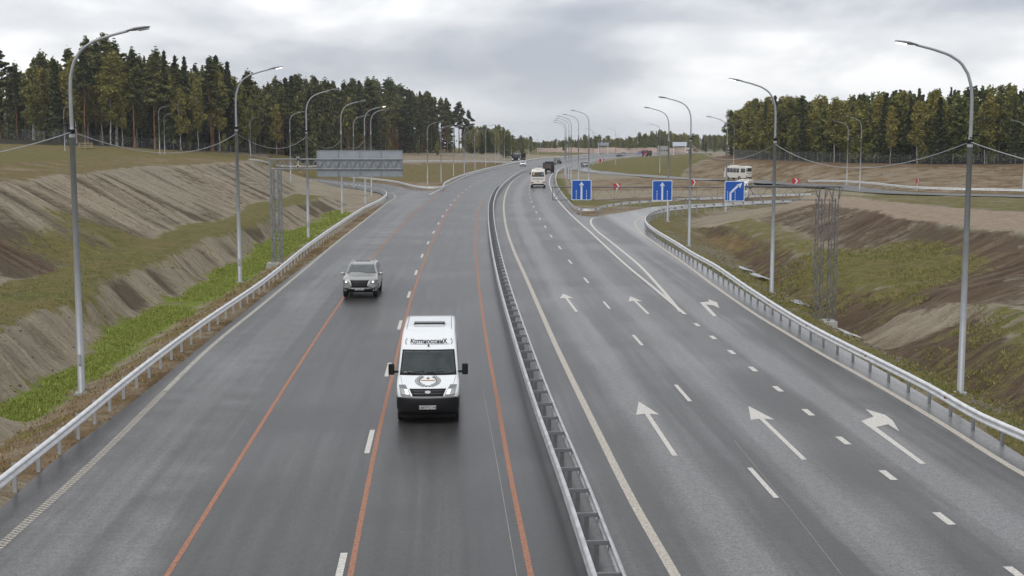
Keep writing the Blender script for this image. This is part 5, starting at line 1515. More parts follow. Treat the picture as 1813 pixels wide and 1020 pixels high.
def far_car(m, px, py, rz, label, cat='car', group='distant cars on the motorway'):
    """low saloon"""
    r = empty('passenger_car')
    prof = [(.1, .25), (.0, .45), (.05, .68), (.3, .80), (1.1, .92), (1.9, 1.38), (2.4, 1.45), (3.2, 1.40), (3.9, 1.02), (4.35, .98), (4.42, .6), (4.4, .28)]
    wf = lambda y, z: .90 - (.36 * (z - .9) if z > .9 else 0) - .14 * max(0, (.6 - y) / .6) ** 2 - .1 * max(0, (y - 3.9) / .5) ** 2
    S = Shell(prof, wf, .08, .16, .1, .26, (.85, 3.45), .36); S.body(m, r)
    f = lambda z: S.s_at(z=z); b = lambda z: S.s_at(z=z, front=False)
    S.patch(f(.95), f(1.36), (-.9, .9), (-.85, .85), 'windscreen', M['glass'], r); S.patch(b(1.34), b(1.04), (-.85, .85), (-.9, .9), 'rear_window', M['glass'], r)
    S.patch(f(.45), f(.62), (-.5, .5), (-.55, .55), 'grille', M['plastic'], r); S.patch(f(.26), f(.42), (-.95, .95), (-.95, .95), 'front_bumper', M['plastic'], r)
    for sg in (-1, 1): S.patch(f(.58), f(.70), tuple(sorted((sg * .6, sg * .95))), tuple(sorted((sg * .65, sg * .95))), 'headlight', M['lamp_glass'], r); S.patch(b(.88), b(.70), tuple(sorted((sg * .65, sg * .95))), tuple(sorted((sg * .65, sg * .95))), 'tail_light', M['red_lamp'], r)
    S.side_panel([(1.35, .96), (2.0, 1.32), (3.1, 1.33), (3.7, 1.0)], 'side_window', M['glass'], r)
    for y in (.85, 3.45):
        for sg in (-1, 1): wheel(r, sg * .78, y, .31, .2, sg)
    place(r, px, py, rz, label, cat, group); return r
far_car(M['van_white'], 926, 294.5, heading((905, 303), (945, 291)) + .1, 'small low white car with black windows coming towards the viewer in the far left lane')
far_car(M['dark_car'], 1094, 277.6, -.35, 'dark car in the distance, left one of a pair at the far bend')
far_car(M['dark_car'], 1101, 275.6, -.35, 'dark car in the distance, right one of a pair at the far bend')
far_car(M['blue'], 1130, 273.8, -.5, 'dark blue distant car directly behind the red truck')
far_car(M['silver'], 1039, 296, .15, 'grey car entering the far slip road at the left tip of the grass mound')

# --- minibuses
def make_bus(name='white_bus'):
    r = empty(name)
    prof = [(.12, .42), (.02, .55), (.0, .95), (.05, 1.25), (.35, 2.1), (.55, 2.45), (.95, 2.62), (3.0, 2.68), (6.2, 2.66), (6.75, 2.58), (6.92, 2.35), (6.98, 1.4), (7.0, .42)]
    def wf(y, z):
        w_ = 1.02
        if z > 1.3: w_ -= .075 * (z - 1.3) ** 1.3
        w_ -= .10 * max(0, (.6 - y) / .6) ** 2
        return w_
    S = Shell(prof, wf, .12, .12, .10, .42, (1.35, 5.0), .44); S.body(M['cream'], r)
    f = lambda z: S.s_at(z=z); b = lambda z: S.s_at(z=z, front=False)
    S.patch(f(1.28), f(2.25), (-.92, .92), (-.9, .9), 'windscreen', M['glass_w'], r); S.patch(f(.44), f(.70), (-.98, .98), (-.98, .98), 'front_bumper', M['plastic_g'], r)
    S.patch(b(2.30), b(1.62), (-.80, .80), (-.86, .86), 'rear_window', M['glass'], r)
    for sg in (-1, 1):
        S.patch(b(.86), b(.70), tuple(sorted((sg * .62, sg * .95))), tuple(sorted((sg * .62, sg * .95))), 'tail_light', M['red_lamp'], r)
        S.patch(b(2.18), b(1.80), tuple(sorted((sg * .50, sg * .66))), tuple(sorted((sg * .50, sg * .66))), 'window_sticker', M['amber'] if sg > 0 else M['plastic_g'], r, .012)
        S.patch(f(.78), f(.98), tuple(sorted((sg * .6, sg * .92))), tuple(sorted((sg * .6, sg * .92))), 'headlight', M['lamp_glass'], r)
    S.patch(b(1.36), b(1.24), (-.75, .75), (-.75, .75), 'rear_trim', M['plastic_g'], r)
    S.patch(b(.60), b(.43), (-.98, .98), (-.98, .98), 'rear_bumper', M['plastic'], r, .02)
    o = MB(); c = S.P(b(.98), 0, .02); o.box(c, (.16, .03, .10)); o.build('rear_handle', M['plastic'], r)
    for a, b_ in ((1.1, 2.05), (2.12, 3.0), (3.07, 3.95), (4.02, 4.9)):
        S.side_panel([(a, 1.42), (a, 2.22), (b_, 2.22), (b_, 1.42)], 'side_window', M['glass'], r)
    S.side_panel([(5.35, 1.45), (5.35, 2.22), (6.72, 2.22), (6.78, 1.45)], 'side_window', M['glass'], r)
    S.side_panel([(5.05, .5), (5.07, .5), (5.07, 2.4), (5.05, 2.4)], 'door_seam', M['plastic_g'], r)
    MB().box((0, 2.4, 2.72), (1.0, 1.7, .16)).build('roof_unit', M['cream'], r, bevel=.05)
    MB().box((0, 6.3, 2.72), (.4, .4, .10)).build('roof_hatch', M['cream'], r, bevel=.02)
    MB().box((0, 3.4, .45), (1.75, 6.2, .2)).build('underbody', M['plastic'], r)
    mirror(r, .97, .35, 1.9, M['plastic'], .16, .1, .34, .12)
    for y in (1.35, 5.0):
        for sg in (-1, 1): wheel(r, sg * .88, y, .40, .24, sg)
    return r
BUS = make_bus()
def place_at(r, x, y, z, rz, label, cat, group=None):
    r.location = (x, y, z); r.rotation_euler = (0, 0, rz); tag(r, label, cat, group); return r
# the bus drives away: its rear (y=7 local) is nearest the camera, so it is turned round
hb = heading((942, 359), (937.5, 336))
D_b = 205.0
def rear_place(r, px, py, L, hd, label, cat, z=0.0, group=None):
    """place a vehicle driving away so that its rear bumper stands on the picture point"""
    x, y = G(px, py, z); d = (-math.sin(hd), math.cos(hd))
    r.location = (x + d[0] * L, y + d[1] * L, z + .006); r.rotation_euler = (0, 0, hd + math.pi)
    tag(r, label, cat, group); return r
rear_place(BUS, 952.5, 332.5, 7.0, -.03, 'white minibus seen from behind with a dark rear window, driving away on the main carriageway', 'minibus')
BUS.scale = (1.22, 1.1, 1.16)
b2 = copy_tree(BUS); z_ = terr(*hit(1309, 321).xy[:]) 
p = hit(1312, 320.5)
lt = min(range(len(lp)), key=lambda i: (lp[i, 0] - p.x)**2 + (lp[i, 1] - p.y)**2)
tl = tangents(lp[:, :2])[lt]
hd2 = math.atan2(tl[1], tl[0]) - math.pi / 2
ctr = Vector((lp[lt, 0], lp[lt, 1]))
b2.name = 'white_bus'; b2.scale = (1, 1, 1)
b2.rotation_euler = (0, 0, R(72)); 
def centre_place(r, px, py, L, z, rz):
    x, y = G(px, py, z); d = Vector((-math.sin(rz), math.cos(rz)))
    r.location = (x - d.x * L / 2, y - d.y * L / 2, z); r.rotation_euler = (0, 0, rz)
centre_place(b2, 1310, 318.5, 7, float(zl[lt]) + .01, R(-143)); b2.scale = (.92, .84, .98); tag(b2, 'cream minibus seen from its side, driving left along the slip road below the right forest', 'minibus')
b3 = copy_tree(BUS); b3.scale = (.95, .85, .95); place(b3, 1311, 352, -.35, 'white minibus mostly hidden behind the rightmost blue sign', 'minibus')
b3.name = 'white_bus'

# --- trucks
def make_truck(cab_m, body_m, name='tipper_truck', load=False):
    r = empty(name)
    prof = [(.1, .55), (.0, .75), (.0, 1.3), (.12, 1.9), (.30, 2.75), (.5, 2.95), (1.9, 2.98), (2.0, 2.9), (2.05, .7)]
    wf = lambda y, z: 1.2 - .06 * max(0, z - 1.4) - .12 * max(0, (.4 - y) / .4) ** 2
    S = Shell(prof, wf, .10, .10, .0, .6, (1.3,), .55); S.body(cab_m, r, 'cab'); f = lambda z: S.s_at(z=z)
    S.patch(f(1.65), f(2.65), (-.92, .92), (-.9, .9), 'windscreen', M['glass'], r); S.patch(f(1.0), f(1.5), (-.6, .6), (-.6, .6), 'grille', M['plastic'], r); S.patch(f(.56), f(.85), (-.98, .98), (-.98, .98), 'front_bumper', M['plastic'], r)
    for sg in (-1, 1): S.patch(f(.87), f(1.05), tuple(sorted((sg * .7, sg * .95))), tuple(sorted((sg * .7, sg * .95))), 'headlight', M['lamp_on'], r)
    S.side_panel([(.5, 1.75), (.6, 2.6), (1.5, 2.6), (1.5, 1.75)], 'side_window', M['glass'], r)
    mirror(r, 1.12, .2, 2.1, M['plastic'], .18, .1, .5, .12)
    b = MB(); q = [(-1.0, 1.15), (1.0, 1.15), (1.24, 1.6), (1.24, 2.75), (1.18, 2.75), (1.18, 1.65), (.95, 1.3), (-.95, 1.3), (-1.18, 1.65), (-1.18, 2.75), (-1.24, 2.75), (-1.24, 1.6)]
    n = len(q); y0, y1 = 2.3, 7.6
    b.add([(x, y0, z) for x, z in q] + [(x, y1, z) for x, z in q], [((i + 1) % n, i, i + n, (i + 1) % n + n) for i in range(n)])
    b.box((0, y0, 2.05), (2.48, .08, 1.8)); b.box((0, y1, 1.95), (2.44, .08, 1.55)); b.box((0, y0 - .4, 2.98), (2.4, .9, .08))
    for yy in np.arange(2.8, 7.5, .75): b.box((1.27, yy, 2.1), (.07, .1, 1.25)); b.box((-1.27, yy, 2.1), (.07, .1, 1.25))
    for xx in (-1.1, -.4, .4, 1.1): b.box((xx, y1 + .05, 1.95), (.09, .06, 1.5))
    b.build('tipper_body', body_m, r)
    tl = MB(); tl.box((0, y1 + .06, 1.85), (1.7, .03, 1.0)); tl.build('tailgate_panel', M['brown'] if body_m is M['dark_car'] else body_m, r)
    ch = MB(); ch.box((0, 4.6, .92), (.9, 5.8, .35)); ch.box((0, 7.7, .8), (2.3, .1, .25)); ch.box((-.9, 7.4, .75), (.6, .05, .55)); ch.box((.9, 7.4, .75), (.6, .05, .55)); ch.build('chassis', M['plastic'], r)
    for sg in (-1, 1): MB().box((sg * .95, 7.77, .85), (.3, .05, .12)).build('tail_light', M['red_lamp'], r)
    for y in (1.3, 5.4, 6.7):
        for sg in (-1, 1): wheel(r, sg * 1.02, y, .52, .34, sg)
    return r
t1 = make_truck(M['dark_car'], M['dark_car'])
rear_place(t1, 969, 306.5, 7.7, -.12, 'brown tipper truck seen from behind, just beyond the white minibus', 'truck')
t1.scale = (.88, .9, .86)
t2 = make_truck(M['dark_car'], M['plastic'])
place(t2, 913, 287.5, heading((898, 292), (940, 285)) - .1, 'dark truck with lit headlights coming off the far left road towards the viewer', 'truck')
t2.scale = (1.15, 1.1, 1.05)
t3 = make_truck(M['red_car'], M['brown'])
place(t3, 1139, 277.5, 0, 'small distant truck with a red cab at the far bend', 'truck'); t3.scale = (.85, .65, .9); t3.rotation_euler = (0, 0, R(-38))
t4 = copy_tree(t3); t4.name = 'tipper_truck'; place(t4, 1220, 273.5, -.1, 'tiny pale truck head at the right end of the far road', 'truck'); t4.scale = (.85, .7, .85)
for c in t4.children:
    if c.name.startswith(('cab', 'tipper_body')): c.data = c.data.copy(); c.data.materials[0] = M['cream']
# ------------------------------------------------------------------ trees
def leaf_mat(name, base, alt, hue=0.0):
    m = bpy.data.materials.new(name); m.use_nodes = True; nt = m.node_tree; b = nt.nodes['Principled BSDF']
    oi = nt.nodes.new('ShaderNodeObjectInfo'); geo = nt.nodes.new('ShaderNodeNewGeometry')
    n = noise_n(nt, geo.outputs['Position'], .35, 3, .6)
    f = math_n(nt, 'ADD', math_n(nt, 'MULTIPLY', oi.outputs['Random'], .7), math_n(nt, 'MULTIPLY', n, .6))
    c = ramp_n(nt, f, [(.25, base), (.95, alt)])
    isl = math_n(nt, 'ADD', math_n(nt, 'MULTIPLY', geo.outputs['Random Per Island'], .9), .55)
    c2 = nt.nodes.new('ShaderNodeVectorMath'); c2.operation = 'SCALE'; nt.links.new(c, c2.inputs[0]); nt.links.new(isl, c2.inputs['Scale'])
    nt.links.new(c2.outputs[0], b.inputs['Base Color'])
    b.inputs['Roughness'].default_value = .75; b.inputs['Specular IOR Level'].default_value = .15
    return m
LM = dict(pine=leaf_mat('pine_needles', (.055, .070, .026), (.140, .138, .050)), spruce=leaf_mat('spruce_needles', (.038, .053, .021), (.092, .100, .038)),
          birch=leaf_mat('birch_leaves', (.135, .145, .038), (.250, .215, .058)), broad=leaf_mat('broad_leaves', (.095, .115, .032), (.190, .180, .048)),
          rust=leaf_mat('autumn_leaves', (.085, .055, .020), (.16, .095, .030)))
def bark(name, a, b, sc_):
    m = bpy.data.materials.new(name); m.use_nodes = True; nt = m.node_tree; p = nt.nodes['Principled BSDF']
    t = nt.nodes.new('ShaderNodeTexCoord'); s = nt.nodes.new('ShaderNodeSeparateXYZ'); nt.links.new(t.outputs['Object'], s.inputs[0])
    n = noise_n(nt, map_n(nt, t.outputs['Object'], sc_), 1.0, 4, .7)
    nt.links.new(ramp_n(nt, n, [(.38, a), (.58, b)]), p.inputs['Base Color']); p.inputs['Roughness'].default_value = .9
    return m
BM = dict(pine=bark('pine_bark', (.085, .040, .022), (.20, .095, .045), (3, 3, .5)), spruce=bark('spruce_bark', (.03, .024, .018), (.07, .055, .042), (3, 3, .6)), birch=bark('birch_bark', (.10, .095, .085), (.42, .41, .37), (2, 2, 1.4)))
def quads(C, size, rg, flat=0.0):
    n = len(C)
    a = rg.normal(size=(n, 3)); a[:, 2] *= (1 - flat); a /= np.linalg.norm(a, axis=1, keepdims=True)
    b = rg.normal(size=(n, 3)); b -= (b * a).sum(1, keepdims=True) * a; b /= np.linalg.norm(b, axis=1, keepdims=True)
    s = (size * rg.uniform(.6, 1.35, n))[:, None]
    V = np.stack([C - a * s, C + b * s * .55, C + a * s, C - b * s * .55], 1).reshape(-1, 3)
    return V
def crown_pts(kind, H, rg, n):
    out = []
    if kind == 'pine':
        z0 = H * rg.uniform(.42, .64); k = 19
        for i in range(k):
            t = (i + .5) / k; z = z0 + (H - z0) * t * .96; rr = (2.1 * (1 - t) ** .55 * min(1, .5 + t * 2) + .1) * rg.uniform(.25, 1.15); a = rg.uniform(0, 6.28)
            c = np.array([rr * math.cos(a), rr * math.sin(a), z]); m = n // k
            q = rg.normal(size=(m, 3)); q /= np.linalg.norm(q, axis=1, keepdims=True); q *= rg.uniform(.35, 1, (m, 1))
            out.append(c + q * np.array([1.05, 1.05, .50]) * rg.uniform(.65, 1.15) * (1.1 - .55 * t))
        m = n // 8; q = rg.normal(size=(m, 3)) * np.array([.22, .22, .6]) + np.array([0, 0, H - .7]); out.append(q)
    elif kind == 'spruce':
        m = n; t = rg.uniform(0, 1, m) ** 1.15; z = H * (.08 + .93 * t); Rm = (1 - t) ** 1.1 * H * .15 + .05
        lay = .72 + .28 * np.cos(z * 2 * math.pi / 1.1); a = rg.uniform(0, 6.28, m); rr = Rm * lay * rg.uniform(.45, 1, m) * (1 + .28 * np.sin(a * 5 + z * 1.7))
        out.append(np.stack([rr * np.cos(a), rr * np.sin(a), z - rr * .28], 1))
    else:
        z0 = H * (.30 if kind == 'birch' else .14); k = 20 if kind == 'birch' else 22
        for i in range(k):
            t = (i + .5) / k; z = z0 + (H - z0) * t; env = math.sin(math.pi * min(1, t * .92 + .10)) ** .7 * H * (.115 if kind == 'birch' else .19)
            rr = env * rg.uniform(.15, 1.0); a = i * 2.4 + rg.uniform(-.5, .5)
            c = np.array([rr * math.cos(a), rr * math.sin(a), z]); m = n // k
            q = rg.normal(size=(m, 3)); q /= np.linalg.norm(q, axis=1, keepdims=True); q *= rg.uniform(.3, 1, (m, 1)) ** .6
            out.append(c + q * np.array([.9, .9, 1.15]) * (H * .055 if kind == 'birch' else H * .085) * rg.uniform(.7, 1.2))
    return np.concatenate(out)
def trunk_mb(kind, H, rg, thin=1.0):
    mb = MB(); r0 = {'pine': .17, 'spruce': .17, 'birch': .11, 'broad': .13}[kind] * thin
    lean = rg.normal(size=2) * .02 * H; n = 7; sides = 6
    pts = [(lean[0] * (i / n) ** 1.5 + .05 * math.sin(i * 2.1), lean[1] * (i / n) ** 1.5, -.3 + (H * .95 + .3) * i / n) for i in range(n + 1)]
    mb.tube(pts, [r0 * (1 - .86 * i / n) for i in range(n + 1)], sides)
    zb = {'pine': .5, 'spruce': .2, 'birch': .35, 'broad': .25}[kind]
    for k in range(10):
        z = H * (zb + (.92 - zb) * k / 10); a = rg.uniform(0, 6.28); L = H * .09 * (1.1 - k / 14); up = .12 if kind == 'spruce' else .6
        f = z / (H * .95); bx, by = lean[0] * f ** 1.5, lean[1] * f ** 1.5
        mb.tube([(bx, by, z), (bx + L * .6 * math.cos(a), by + L * .6 * math.sin(a), z + L * up * .4), (bx + L * math.cos(a), by + L * math.sin(a), z + L * up)], [r0 * .28, r0 * .18, .01], 4, False)
    return mb
def tree_proto(kind, H, seed, n, size, leafm=None):
    rg = np.random.default_rng(seed); r = empty({'pine': 'pine_tree', 'spruce': 'spruce_tree', 'birch': 'birch_tree', 'broad': 'broadleaf_tree'}[kind])
    trunk_mb(kind, H, rg).build('trunk', BM[{'broad': 'spruce'}.get(kind, kind)], r, True)
    C = crown_pts(kind, H, rg, n); V = quads(C, size, rg, .3 if kind == 'spruce' else 0)
    np_obj('crown', V, np.arange(len(V)).reshape(-1, 4), leafm or LM[kind], r)
    r['H'] = H
    return r
PR = dict(pine=[tree_proto('pine', 18, 40 + i, 2300, .25) for i in range(5)], spruce=[tree_proto('spruce', 17, 50 + i, 2600, .30) for i in range(4)],
          birch=[tree_proto('birch', 15, 60 + i, 2300, .20) for i in range(5)], broad=[tree_proto('broad', 9, 70 + i, 1900, .21) for i in range(3)],
          rust=[tree_proto('broad', 7, 80, 1000, .22, LM['rust'])])
used_p = set()
names = {'pine': 'pine_tree', 'spruce': 'spruce_tree', 'birch': 'birch_tree', 'broad': 'broadleaf_tree', 'rust': 'broadleaf_tree'}
tcount = {}
def plant(kind, x, y, H, label, group, z=None, wide=1.0):
    ps = PR[kind]; p = ps[rnd.randrange(len(ps))]; H0 = p['H']
    if p.name in used_p: o = copy_tree(p)
    else: used_p.add(p.name); o = p
    s = H / H0
    o.location = (x, y, (terr(x, y) if z is None else z) - .15); o.scale = (s * wide, s * wide, s); o.rotation_euler = (0, 0, rnd.uniform(0, 6.28))
    tag(o, label, 'tree', group); tcount[kind] = tcount.get(kind, 0) + 1
    return o
LB = {'pine': 'tall pine with bare reddish trunk and dark crown', 'spruce': 'dark pointed spruce', 'birch': 'slender birch with a pale trunk and yellowing leaves', 'broad': 'bushy green broadleaf tree', 'rust': 'low tree with brown autumn leaves'}
# left forest front, following the forest base line
def along(P, step, jit, off0, off1, n_off):
    Q = resample([tuple(p[:2]) for p in P], step)[:, :2]; t = tangents(Q); out = []
    for i, p in enumerate(Q):
        n = np.array([-t[i, 1], t[i, 0]])
        for k in range(n_off):
            o = off0 + (off1 - off0) * (k + rnd.random()) / n_off
            q = p + n * o + t[i] * rnd.uniform(-jit, jit); out.append((q[0], q[1], o, i / len(Q)))
    return out
FRv = [(p[0], p[1]) for p in FR][::-1]
FLv = FL[(FL[:, 1] > 175)]
# tops of the left forest in the picture: (x, y)
TOPL = [(-50, 75), (0, 85), (30, 95), (80, 62), (100, 72), (140, 75), (205, 58), (240, 90), (300, 78), (330, 98), (385, 92), (430, 118), (470, 135), (520, 132), (600, 142), (680, 140), (740, 160), (785, 165), (835, 190), (870, 215), (905, 228), (960, 245)]
def top_h(x, y, tops, jit):
    px, _ = proj(x, y, 6); ty = np.interp(px, [a for a, _ in tops], [b for _, b in tops]); d = ray(px, ty); return CH + d.z * y / d.y - terr(x, y) + jit
for (x, y, o, f) in along(FLv, 3.7, 1.5, 0, 20, 3):
    px, py = proj(x, y, 5)
    if px < -40 or px > 905: continue
    r_ = rnd.random()
    if px < 480: kind = 'birch' if (r_ < .5 and o < 15) else 'spruce' if r_ < .60 else 'pine'
    elif px < 640: kind = 'spruce' if r_ < .42 else 'pine' if r_ < .9 else 'birch'
    else: kind = 'pine' if r_ < .80 else 'birch' if r_ < .9 else 'spruce'
    H = top_h(x, y, TOPL, 0) * (rnd.uniform(.62, .84) if kind == 'birch' else rnd.uniform(.72, 1.0))
    plant(kind, x, y, max(7, H), LB[kind] + ' in the left forest', 'trees of the left forest', wide=rnd.uniform(1.1, 1.55))
for k in range(34):
    px = 822 + k * 2.6; D = rnd.uniform(470, 600); x = (px - CX) / F * D; ty = np.interp(px, [822, 850, 870, 905], [222, 224, 226, 232])
    kind = rnd.choice(['broad', 'birch', 'spruce']); plant(kind, x, D, (at_depth(px, ty, D)[2] - terr(x, D)) * rnd.uniform(.65, 1.05), LB[kind] + ' at the forest end', 'trees at the far end of the left forest', wide=1.3)
for px, py, H_ in ((775, 276, 5), (862, 267, 7), (740, 274, 4), (398, 271, 4), (690, 275, 4.5), (850, 268, 8), (880, 267, 7.5)):
    p = hit(px, py); plant('broad', p.x, p.y, H_, 'small green bushy tree at the foot of the left forest', 'undergrowth of the left forest')
for px, py in ((640, 274), (700, 274), (845, 267)):
    p = hit(px, py); plant('rust', p.x, p.y, 5.5, LB['rust'] + ' at the foot of the left forest', 'brown undergrowth of the left forest')
for (x, y, o, f) in along(FLv, 9.0, 3.5, 1, 12, 1):
    px, _ = proj(x, y, 5)
    if -30 < px < 800: plant('broad', x, y, rnd.uniform(2.2, 5.5), 'leafy young tree filling the gaps between trunks of the left forest', 'undergrowth of the left forest', wide=1.2)
for (x, y, o, f) in along(FRv, 6.0, 2.5, 0, 9, 1):
    px, _ = proj(x, y, 5)
    if 1265 < px < 1860: plant('broad', x, y, rnd.uniform(2.2, 5.0), 'leafy young tree filling the gaps between trunks of the right forest', 'undergrowth of the right forest', wide=1.2)
# a leaning bare birch by the second lamp
p = hit(444, 275); lb_ = plant('birch', p.x, p.y, 15, 'leaning pale birch trunk right behind the second left lamp', 'trees of the left forest'); lb_.rotation_euler = (0, R(-6), 0)
# right forest
TOPR = [(1262, 222), (1290, 196), (1330, 178), (1400, 172), (1450, 176), (1500, 172), (1560, 163), (1600, 160), (1640, 166), (1680, 155), (1740, 158), (1813, 148), (1900, 140)]
for (x, y, o, f) in along(FRv, 3.3, 1.4, 0, 15, 3):
    px, py = proj(x, y, 5)
    if px < 1262 or px > 1870: continue
    r_ = rnd.random()
    kind = 'birch' if r_ < .52 else 'broad' if r_ < .74 else 'spruce' if r_ < .90 else 'pine'
    H = top_h(x, y, TOPR, 0) * (rnd.uniform(.76, 1.06) if kind != 'broad' else rnd.uniform(.55, .9))
    plant(kind, x, y, max(5, H), LB[kind] + ' in the right forest', 'trees of the right forest', wide=rnd.uniform(1.15, 1.6))
# far treeline beyond the road
for k in range(110):
    px = 868 + k * 3.83 + rnd.uniform(-3, 3); D = rnd.uniform(640, 820)
    if px < 940: D = rnd.uniform(560, 640)
    ty = np.interp(px, [868, 900, 905, 935, 950, 990, 1035, 1065, 1100, 1150, 1170, 1230, 1290], [222, 225, 240, 238, 250, 246, 240, 240, 244, 232, 228, 238, 240])
    x = (px - CX) / F * D * cp_; base = terr(x, D); H = at_depth(px, ty, D)[2] - base
    H *= rnd.uniform(.72, 1.04); kind = 'broad' if rnd.random() < .62 else 'birch' if rnd.random() < .5 else 'spruce'
    plant(kind, x, D, max(4, H), LB[kind] + ' in the far treeline', 'far treeline', wide=1.25)
# the deep wood behind the front rows: one mass
def mass(name, places, label, seed):
    rg = np.random.default_rng(seed); Vl = []; Tb = MB()
    for kind, n, sz, mname in (('conifer', 330, .62, None),):
        pass
    parts = {'pine': [], 'spruce': [], 'birch': []}
    base = {k: [crown_pts(k, 16, rg, 600) for _ in range(3)] for k in parts}
    for x, y, H, k in places:
        s = H / 16; C = base[k][rg.integers(3)]; a = rg.uniform(0, 6.28); ca, sa = math.cos(a), math.sin(a)
        Q = np.stack([C[:, 0] * ca - C[:, 1] * sa, C[:, 0] * sa + C[:, 1] * ca, C[:, 2]], 1) * s + np.array([x, y, terr(x, y)])
        parts[k].append(Q); Tb.tube([(x, y, terr(x, y) - .3), (x, y, terr(x, y) + H * .9)], [.16, .03], 4, False)
    V = []; mi = []
    for j, k in enumerate(parts):
        if parts[k]: q = quads(np.concatenate(parts[k]), .42, rg); V.append(q); mi += [j] * (len(q) // 4)
    V = np.concatenate(V); o = np_obj(name, V, np.arange(len(V)).reshape(-1, 4), [LM['pine'], LM['spruce'], LM['birch']])
    o.data.polygons.foreach_set('material_index', np.array(mi, np.int32)); tag(o, label, 'forest', None, 'stuff')
    return o, Tb
pl = []
for (x, y, o, f) in along(FLv, 4.2, 2.2, 18, 75, 8):
    px, _ = proj(x, y, 5)
    if -200 < px < 900: pl.append((x, y, max(8, top_h(x, y, TOPL, 0)) * rnd.uniform(.66, .92) * (1 - .003 * (o - 22)), 'pine' if rnd.random() < .5 else 'spruce'))
    if rnd.random() < .8: pl.append((x + 1.5, y + 1, rnd.uniform(5, 9.5), 'spruce'))
o, tb = mass('forest', pl, 'deep dark pine wood behind the front trees on the left', 5); tb.build('trunks', BM['pine'], o)['kind'] = 'stuff'
pl = []
for (x, y, o, f) in along(FRv, 4.5, 2.2, 15, 55, 6):
    px, _ = proj(x, y, 5)
    if 1255 < px < 1900: pl.append((x, y, max(7, top_h(x, y, TOPR, 0)) * rnd.uniform(.72, 1.0), 'birch' if rnd.random() < .4 else 'spruce' if rnd.random() < .6 else 'pine'))
    if rnd.random() < .6: pl.append((x + 1.5, y + 1, rnd.uniform(4, 8), 'birch'))
o, tb = mass('forest', pl, 'deep mixed wood behind the front trees on the right', 6); tb.build('trunks', BM['birch'], o)['kind'] = 'stuff'
pl = []
for k in range(300):
    px = rnd.uniform(860, 1300); D = rnd.uniform(830, 1050); x = (px - CX) / F * D
    ty = np.interp(px, [868, 900, 905, 935, 950, 990, 1035, 1065, 1100, 1150, 1170, 1230, 1290], [228, 230, 246, 243, 252, 249, 246, 246, 246, 238, 234, 240, 240])
    pl.append((x, D, max(4, at_depth(px, ty, D)[2] - terr(x, D)) * rnd.uniform(.8, 1.0), ('birch', 'spruce')[rnd.random() < .45]))
o, tb = mass('forest', pl, 'distant hazy treeline on the horizon beyond the road', 7); tb.build('trunks', BM['spruce'], o)['kind'] = 'stuff'

# ------------------------------------------------------------------ far bank and small building
mb = MB(); D1, D2 = 640.0, 700.0
xsb = np.linspace((952 - CX) / F * D1, (1232 - CX) / F * D1, 60)
V = []; 
for i, x in enumerate(xsb):
    h = zat(262.5 + (0.8 * math.sin(i * .4)), D1 + 8); V += [(x, D1, 0.1), (x, D1 + 8, h), (x, D1 + 30, h), (x, D1 + 40, 0.1)]
Fc = [(i * 4 + k, (i + 1) * 4 + k, (i + 1) * 4 + k + 1, i * 4 + k + 1) for i in range(len(xsb) - 1) for k in range(3)] + [(0, 1, 2, 3), tuple(len(V) - 4 + k for k in (3, 2, 1, 0))]
mb.add(V, Fc); o = mb.build('embankment', mat('pinkish_sand', (.30, .225, .18), .9, var=.35, scale=.12)); tag(o, kind='structure')
x0 = (1163 - CX) / F * 620; x1 = (1180 - CX) / F * 620
r = empty('concrete_building', ((x0 + x1) / 2, 620, 0)); tag(r, 'low pale concrete building far away in front of the treeline', 'building')
b = MB().box((0, 0, zat(259.5, 620) / 2), (x1 - x0, 6, zat(259.5, 620))).build('wall', M['concrete'], r)
MB().box((0, 0, zat(259.5, 620) + .1), (x1 - x0 + .5, 6.5, .25)).build('roof', M['concrete'], r)
for k in range(4): MB().box((-(x1 - x0) / 2 + (k + .5) * (x1 - x0) / 4, -3.02, 1.6), (.6, .06, .8)).build('window', M['glass'], r)

# ------------------------------------------------------------------ grass tufts and rubble
def tufts(name, sel, n, hmin, hmax, m, label, seed, dmax=190, spread=.18, blades=5):
    rg = np.random.default_rng(seed)
    cell = sel & (GY > 22) & (GY < dmax) & (np.abs(GX) < 60)
    jj, ii = np.nonzero(cell)
    wgt = 1.0 / (GY[jj, ii]) ** 1.2; wgt /= wgt.sum()
    k = rg.choice(len(jj), n, p=wgt)
    x = XS[ii[k]] + rg.uniform(-.4, .4, n); y = YS[jj[k]] + rg.uniform(-.4, .4, n)
    inp, = (in_poly(x, y, outline),)
    ok = ~inp; x, y = x[ok], y[ok]
    z = np.array([terr(a, b) for a, b in zip(x, y)])
    V = []
    N = len(x)
    for b in range(blades):
        a = rg.uniform(0, 6.28, N); h = rg.uniform(hmin, hmax, N) * (1 + y / 120); w_ = .012 * (1 + y / 22); ox = rg.normal(0, spread, N); oy = rg.normal(0, spread, N); l = rg.normal(0, .35, (N, 2)) * h[:, None]
        dx = np.cos(a) * w_; dy = np.sin(a) * w_
        V.append(np.stack([np.stack([x + ox - dx, y + oy - dy, z - .04], 1), np.stack([x + ox + dx, y + oy + dy, z - .04], 1), np.stack([x + ox + l[:, 0], y + oy + l[:, 1], z + h], 1)], 1))
    V = np.concatenate(V).reshape(-1, 3)
    o = np_obj(name, V, np.arange(len(V)).reshape(-1, 3), m); tag(o, label, 'grass', None, 'stuff')
    return o
PN = fbm(GX * .35, GY * .35, 77, 3)
